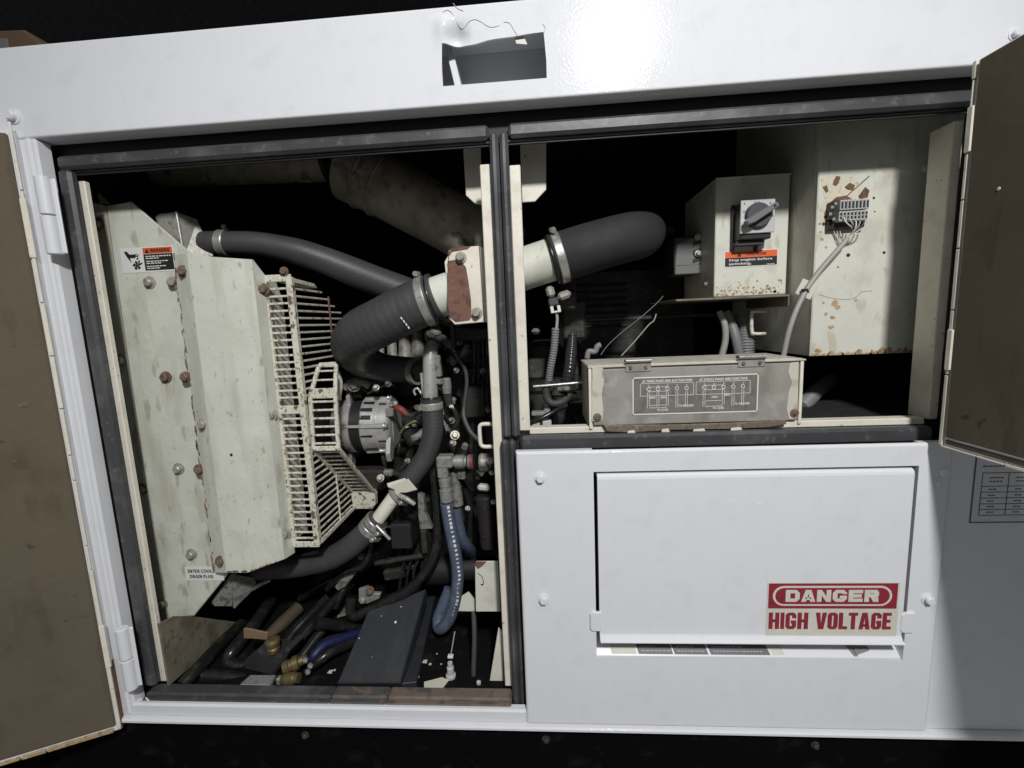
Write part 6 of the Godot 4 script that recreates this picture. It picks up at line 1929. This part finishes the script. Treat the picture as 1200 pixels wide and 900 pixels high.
func switch_box():
	var z = -0.235
	var x0 = P(838, 280, z).x
	var x1 = P(923.5, 280, z).x
	var y0 = P(880, 346.5, z).y
	var y1 = P(880, 207.5, z).y
	var zp = z + 0.045
	var t = thing("switch_box", "grey steel selector switch box with rust along its bottom edge", "switch box", Vector3((x0 + x1) / 2, y0, z))
	var g = G()
	g.span(Vector3(x0, y0, z), Vector3(x1, y1, z - 0.22), 0.002)
	part("case", g, M.panel, t)
	g = G()
	g.span(Vector3(x0, y1 - 0.001, z + 0.003), Vector3(x1 + 0.001, y1 + 0.003, z - 0.22), 0.001)
	part("top_lip", g, M.panel, t)
	g = G()
	g.span(Vector3(x0 - 0.09, y0 - 0.006, z + 0.012), Vector3(x1 + 0.003, y0 - 0.001, z - 0.24), 0.001)
	g.span(Vector3(x1, y0 - 0.028, z + 0.012), Vector3(x1 + 0.003, y0 - 0.006, z - 0.20), 0.001)
	part("shelf_bracket", g, M.sage_dirty, t)
	g = G()
	var x = x0 + 0.002
	while x < x1 - 0.004:
		var f = (x - x0) / (x1 - x0)
		for k in 3:
			var c = Vector3(x + rng.randf_range(-0.003, 0.003), y0 + 0.003 + rng.randf() * rng.randf() * (0.022 + 0.028 * f), z + 0.0006)
			var pts = []
			var r = rng.randf_range(0.0012, 0.0042)
			for q in 6: pts.append(c + Vector3(cos(TAU * q / 6), sin(TAU * q / 6), 0) * r * rng.randf_range(0.5, 1.1))
			var ok = true
			for p in pts: ok = ok and p.y > y0 and p.x > x0 and p.x < x1
			if ok: g.prism(pts, Vector3(0, 0, -0.0006), 0.0)
		x += 0.006
	part("rust_spots", g, M.rust_light, t)
	bolt(t, Vector3(x0, y0 + 0.034, z - 0.05), 0.006, 0.006, M.bolt, Vector3.LEFT)
	# caution sticker
	var a = P(848, 314, z)
	var b = P(912, 291.5, z)
	g = G()
	g.prism(rect(a.x, a.y, b.x, b.y, z + 0.0008), Vector3(0, 0, -0.0007), 0.0)
	var s = part("caution_sticker", g, M.paper, t, "orange and black CAUTION sticker")
	var W = b.x - a.x
	var H = b.y - a.y
	var q2 = func(u, v, k = 0.0): return Vector3(a.x + W * u, a.y + H * v, z + 0.0013 + k)
	g = G()
	g.prism([q2.call(0.02, 0.58), q2.call(0.98, 0.58), q2.call(0.98, 0.96), q2.call(0.02, 0.96)], Vector3(0, 0, -0.0005), 0.0)
	part("orange_field", g, M.orange, s)
	g = G()
	g.prism([q2.call(0.02, 0.06), q2.call(0.98, 0.06), q2.call(0.98, 0.57), q2.call(0.02, 0.57)], Vector3(0, 0, -0.0005), 0.0)
	part("black_field", g, M.ink, s)
	g = G()
	g.prism([q2.call(0.235, 0.64, 0.0004), q2.call(0.325, 0.64, 0.0004), q2.call(0.28, 0.90, 0.0004)], Vector3(0, 0, -0.0003), 0.0)
	part("symbol", g, M.ink, s)
	words(s, "lettering", "CAUTION", q2.call(0.59, 0.77, 0.0004), W * 0.36, H * 0.17, M.ink)
	words(s, "lettering", "Stop engine before", q2.call(0.49, 0.42, 0.0004), W * 0.80, H * 0.19, M.paper)
	words(s, "lettering", "switching.", q2.call(0.30, 0.19, 0.0004), W * 0.42, H * 0.19, M.paper)
	g = G()
	for k in 6: g.box(q2.call(0.80 + k * 0.025, 0.11, 0.0003), Vector3(W * 0.018, H * 0.04, 0.0003), 0.0)
	part("print", g, M.paper, s)
	# rotary switch
	var r = thing("selector_switch", "rotary selector switch with a grey handle on a pale square plate", "switch", P(888, 275, z))
	var p0 = P(867.5, 274, zp)
	var p1 = P(909, 232.5, zp)
	var cx = (p0.x + p1.x) / 2
	var cy = (p0.y + p1.y) / 2
	var w = p1.x - p0.x
	var h = p1.y - p0.y
	g = G()
	g.span(Vector3(p0.x + 0.002, p0.y - 0.012, zp - 0.005), Vector3(p1.x - 0.004, p1.y - 0.002, z + 0.001), 0.002)
	g.span(Vector3(p0.x - 0.004, p0.y - 0.030, z + 0.007), Vector3(p0.x + 0.004, p1.y, z + 0.002), 0.001)
	g.span(Vector3(p1.x - 0.024, p0.y - 0.034, z + 0.007), Vector3(p1.x - 0.016, p0.y, z + 0.002), 0.001)
	part("body", g, M.dark_plastic, r)
	g = G()
	g.span(Vector3(p0.x, p0.y - 0.022, z + 0.028), Vector3(p1.x - 0.012, p0.y - 0.013, z + 0.004), 0.001)
	part("lower_terminal", g, M.ink_grey, r)
	g = G()
	g.span(Vector3(p0.x, p0.y, zp), Vector3(p1.x, p1.y, zp - 0.005), 0.001)
	part("face_plate", g, mat(lin(0.66, 0.66, 0.66), 0.3, 0.3), r)
	g = G()
	for k in [[0.10, 0.90], [0.40, 0.91], [0.46, 0.91], [0.53, 0.91], [0.85, 0.88], [0.09, 0.66], [0.15, 0.66], [0.83, 0.55]]: g.box(Vector3(p0.x + w * k[0], p0.y + h * k[1], zp + 0.0003), Vector3(0.003, 0.0045, 0.0006), 0.0)
	part("print", g, M.grey_plastic, r)
	var kc = Vector3(cx - 0.001, cy + 0.001, zp)
	g = G()
	g.lathe(kc, Vector3(0, 0, 1), [Vector2(0, 0.0275), Vector2(0.008, 0.026), Vector2(0.010, 0.024), Vector2(0.010, 0)], 30)
	part("knob", g, M.ink_grey, r)
	g = G()
	var d = Vector3(cos(0.52), sin(0.52), 0)
	var e = Vector3(-d.y, d.x, 0)
	g.prism([kc + d * 0.034 + e * 0.0055 + Vector3(0, 0, 0.026), kc + d * 0.037 + Vector3(0, 0, 0.026), kc + d * 0.034 - e * 0.006 + Vector3(0, 0, 0.026), kc - d * 0.022 - e * 0.008 + Vector3(0, 0, 0.026), kc - d * 0.036 - e * 0.005 + Vector3(0, 0, 0.026), kc - d * 0.036 + e * 0.005 + Vector3(0, 0, 0.026), kc - d * 0.022 + e * 0.007 + Vector3(0, 0, 0.026)], Vector3(0, 0, -0.017), 0.002)
	part("handle", g, mat(lin(0.17, 0.17, 0.175), 0.4), r)
	g = G()
	g.box(kc + d * 0.027 + Vector3(0, 0, 0.0263), Vector3(0.005, 0.005, 0.001), 0.0, Basis(Vector3(0, 0, 1), 0.52))
	part("hole", g, M.ink, r)
	# contactor left of the box, in the dark
	t = thing("contactor", "grey contactor with bright screws in the dark left of the switch box", "contactor", P(800, 325, -0.34))
	g = G()
	g.span(P(790, 322, -0.33), P(820, 283, -0.42), 0.004)
	part("case", g, mat(lin(0.05, 0.05, 0.048), 0.5), t)
	g = G()
	g.prism([P(791, 312, -0.327), P(793, 286, -0.327), P(806, 281, -0.36), P(821, 280, -0.36), P(820, 311, -0.327)], Vector3(0, 0, -0.02), 0.002)
	part("terminal_ramp", g, mat(lin(0.16, 0.16, 0.15), 0.5), t)
	g = G()
	g.span(P(791, 322, -0.325), P(820, 311, -0.34), 0.002)
	part("front_cover", g, mat(lin(0.16, 0.16, 0.15), 0.5), t)
	for k in 3:
		g = G()
		g.prism([P(812, 284 + k * 10, -0.326), P(826, 279 + k * 10, -0.326), P(826, 283 + k * 10, -0.326), P(812, 289 + k * 10, -0.326)], Vector3(0, 0, -0.03), 0.001)
		part("barrier", g, M.ink, t)
	for k in 2: bolt(t, P(818, 278 + k * 19, -0.322), 0.006, 0.008, M.steel)
	g = G()
	g.span(P(823, 274, -0.335), P(826.5, 316, -0.40), 0.001)
	part("back_plate", g, M.grey_plastic, t)

func control_box():
	var z = -0.046
	var x0 = (P(689, 430, z).x + P(691, 500, z).x) / 2
	var x1 = (P(942, 420, z).x + P(940, 494, z).x) / 2
	var y0 = P(815, 500, z).y
	var y1 = (P(690, 427, z).y + P(942, 418, z).y) / 2
	var t = thing("diagram_box", "worn cream steel box with a grey lid printed with a wiring diagram", "control box", Vector3((x0 + x1) / 2, y0, z))
	var g = G()
	g.span(Vector3(x0, y0, z - 0.006), Vector3(x1, y1 - 0.003, z - 0.15), 0.001)
	part("case", g, M.boxpaint, t)
	for s in [[x0, x0 + 0.0065, y0, y1], [x1 - 0.0065, x1, y0, y1]]:
		g = G()
		g.span(Vector3(s[0], s[2], z), Vector3(s[1], s[3] - 0.005, z - 0.02), 0.001)
		part("frame_edge", g, M.cream, t)
	g = G()
	g.prism([Vector3(x0 - 0.001, y1 - 0.004, z + 0.002), Vector3(x1 + 0.002, y1 - 0.004, z + 0.002), Vector3(x1 + 0.001, y1 + 0.012, z - 0.16), Vector3(x0 - 0.001, y1 + 0.012, z - 0.16)], Vector3(0, -0.003, 0), 0.001)
	part("top_cover", g, M.boxpaint, t)
	g = G()
	var lx0 = x0 + 0.009
	var lx1 = x1 - 0.010
	g.prism([Vector3(lx0, y0 + 0.008, z + 0.002), Vector3(lx1, y0 + 0.008, z + 0.002), Vector3(lx1, y1 - 0.011, z + 0.002), Vector3(lx0, y1 - 0.011, z + 0.002)], Vector3(0, 0, -0.006), 0.0015)
	var lid = part("lid", g, M.lid, t)
	for s in [[[694, 431], [707, 431], [705.5, 437], [708, 446], [705, 462], [707, 480], [706, 492], [693.5, 494]], [[926, 425], [936, 424], [934.5, 490], [925, 491], [922, 480], [924, 462], [928, 448], [924, 436]]]:
		g = G()
		g.prism(flat(s, z + 0.0028), Vector3(0, 0, -0.0008), 0.0)
		part("paint_patch", g, M.boxpaint, lid)
	g = G()
	g.prism(flat([[707, 498], [712, 506], [740, 507], [790, 504], [850, 503], [900, 501], [922, 497], [921, 493], [850, 496], [780, 498]], z + 0.006), Vector3(0, 0, -0.005), 0.001)
	part("folded_edge", g, mat(0, 0.6, 0.1, worn(420, Color(0.16, 0.13, 0.10), [[Color(0.25, 0.21, 0.15), 0.03, 0.5, 0.2, 0.8], [Color(0.12, 0.07, 0.035), 0.05, 0.6, 0.15, 0.8]]), 5.0), lid, "rusty folded lower edge of the lid")
	for s in [[735, 745, 504, 508.5], [775, 785, 502, 507], [812, 827, 502, 506.5], [856, 870, 500.5, 504.5]]:
		g = G()
		g.prism(flat([[s[0], s[3]], [s[0] + 1, s[2] + 1], [s[1] - 2, s[2]], [s[1], s[3] - 1]], z + 0.0068), Vector3(0, 0, -0.0008), 0.0)
		part("paint_chip", g, M.cream, lid)
	for q in [[700, 489], [931, 484]]:
		g = G()
		g.lathe(P(q[0], q[1], z + 0.003), Vector3(0, 0, 1), [Vector2(0, 0.0085), Vector2(0.002, 0.008), Vector2(0.003, 0.004), Vector2(0.005, 0.0035), Vector2(0.005, 0)], 14)
		part("lid_screw", g, M.rusty_bolt, lid)
	for q in [[733, 763, 422, 436], [865, 897, 417.5, 430.5]]:
		g = G()
		var a = P(q[0], q[3], z + 0.004)
		var b = P(q[1], q[2] + 2, z + 0.004)
		g.span(a, Vector3(b.x, b.y, z + 0.0015), 0.0006)
		var hg = part("hinge", g, M.lid, t)
		g = G()
		g.tube([Vector3(a.x, b.y + 0.003, z + 0.005), Vector3(b.x, b.y + 0.003, z + 0.005)], 0.0042, 12, 1)
		part("pin", g, M.fitting, hg)
		for x in [a.x + 0.010, b.x - 0.010]:
			g = G()
			g.lathe(Vector3(x, (a.y + b.y) / 2 - 0.001, z + 0.004), Vector3(0, 0, 1), [Vector2(0, 0.004), Vector2(0.003, 0.003), Vector2(0.003, 0)], 10)
			part("screw", g, M.rusty_bolt, hg)
		g = G()
		var c = P(q[0] + 2, q[2] - 5, z - 0.02)
		g.box(Vector3(c.x, y1 + 0.002, z - 0.02), Vector3(0.011, 0.006, 0.012), 0.001)
		part("tab", g, M.rusty_bolt, t)
	# the printed diagram
	var d0 = P(742, 485, z + 0.003)
	var d1 = P(888.5, 438, z + 0.003)
	d0.y = (P(742, 485, z).y + P(886, 482, z).y) / 2
	d1.y = (P(742, 443, z).y + P(888, 438, z).y) / 2
	var W = d1.x - d0.x
	var H = d1.y - d0.y
	g = G()
	g.prism(rect(d0.x, d0.y, d1.x, d1.y, z + 0.0026), Vector3(0, 0, -0.0006), 0.0)
	var pl = part("diagram_plate", g, mat(0, 0.4, 0.2, worn(431, Color(0.20, 0.195, 0.175), [[Color(0.15, 0.14, 0.12), 0.03, 0.5, 0.3, 0.8], [Color(0.28, 0.27, 0.23), 0.05, 0.6, 0.2, 0.5]]), 4.0), lid, "grey plate with white wiring diagram")
	g = G()
	var zz = z + 0.0029
	var ln = func(u0, v0, u1, v1, w = 0.0008): g.box(Vector3(d0.x + W * (u0 + u1) / 2, d0.y + H * (v0 + v1) / 2, zz), Vector3(W * abs(u1 - u0) + w, H * abs(v1 - v0) + w, 0.0005), 0.0)
	for k in [[0, 0, 1, 0], [0, 1, 1, 1], [0, 0, 0, 1], [1, 0, 1, 1]]: ln.call(k[0], k[1], k[2], k[3], 0.0022)
	for o in [0.06, 0.51]:
		var e = o + 0.43
		for k in [[o, 0.5, e, 0.5], [o, 0.84, e, 0.84], [o, 0.5, o, 0.84], [e, 0.5, e, 0.84]]: ln.call(k[0], k[1], k[2], k[3])
		for k in 5:
			var u = o + 0.065 + k * 0.077
			g.ring(Vector3(d0.x + W * u, d0.y + H * 0.68, zz), Vector3(0, 0, 1), 0.0034, 0.0008, 14, 5)
			ln.call(u, 0.775, u + 0.004, 0.775, 0.0014)
			if o > 0.5 and k == 1: continue
			ln.call(u - 0.008, 0.17, u - 0.008, 0.6); ln.call(u + 0.008, 0.17 if k > 2 else 0.22, u + 0.008, 0.6)
		ln.call(o + 0.065, 0.74, o + 0.219, 0.74); ln.call(o + 0.065, 0.62, o + 0.219, 0.62)
		ln.call(o + 0.075, 0.17, o + 0.21, 0.17); ln.call(o + 0.08, 0.32 if o > 0.5 else 0.24, o + 0.21, 0.32 if o > 0.5 else 0.24)
	part("diagram_lines", g, M.paper, pl)
	var at = func(u, v): return Vector3(d0.x + W * u, d0.y + H * v, zz)
	words(pl, "lettering", "AC THREE PHASE 400V BUS FUNCTION", at.call(0.275, 0.90), W * 0.40, H * 0.065, M.paper)
	words(pl, "lettering", "AC SINGLE PHASE 400V FUNCTION", at.call(0.725, 0.90), W * 0.38, H * 0.065, M.paper)
	words(pl, "lettering", "TO LOAD", at.call(0.24, 0.11), W * 0.09, H * 0.06, M.paper)
	words(pl, "lettering", "TO LOAD", at.call(0.69, 0.12), W * 0.09, H * 0.06, M.paper)
	words(pl, "lettering", "TO GROUND", at.call(0.43, 0.21), W * 0.12, H * 0.06, M.paper)
	words(pl, "lettering", "TO GROUND", at.call(0.88, 0.22), W * 0.12, H * 0.06, M.paper)
	words(pl, "lettering", "400V", at.call(0.16, 0.45), W * 0.05, H * 0.055, M.paper)
	words(pl, "lettering", "400V", at.call(0.25, 0.45), W * 0.05, H * 0.055, M.paper)
	words(pl, "lettering", "240V", at.call(0.66, 0.42), W * 0.05, H * 0.055, M.paper)
	words(pl, "lettering", "400V", at.call(0.76, 0.47), W * 0.05, H * 0.055, M.paper)
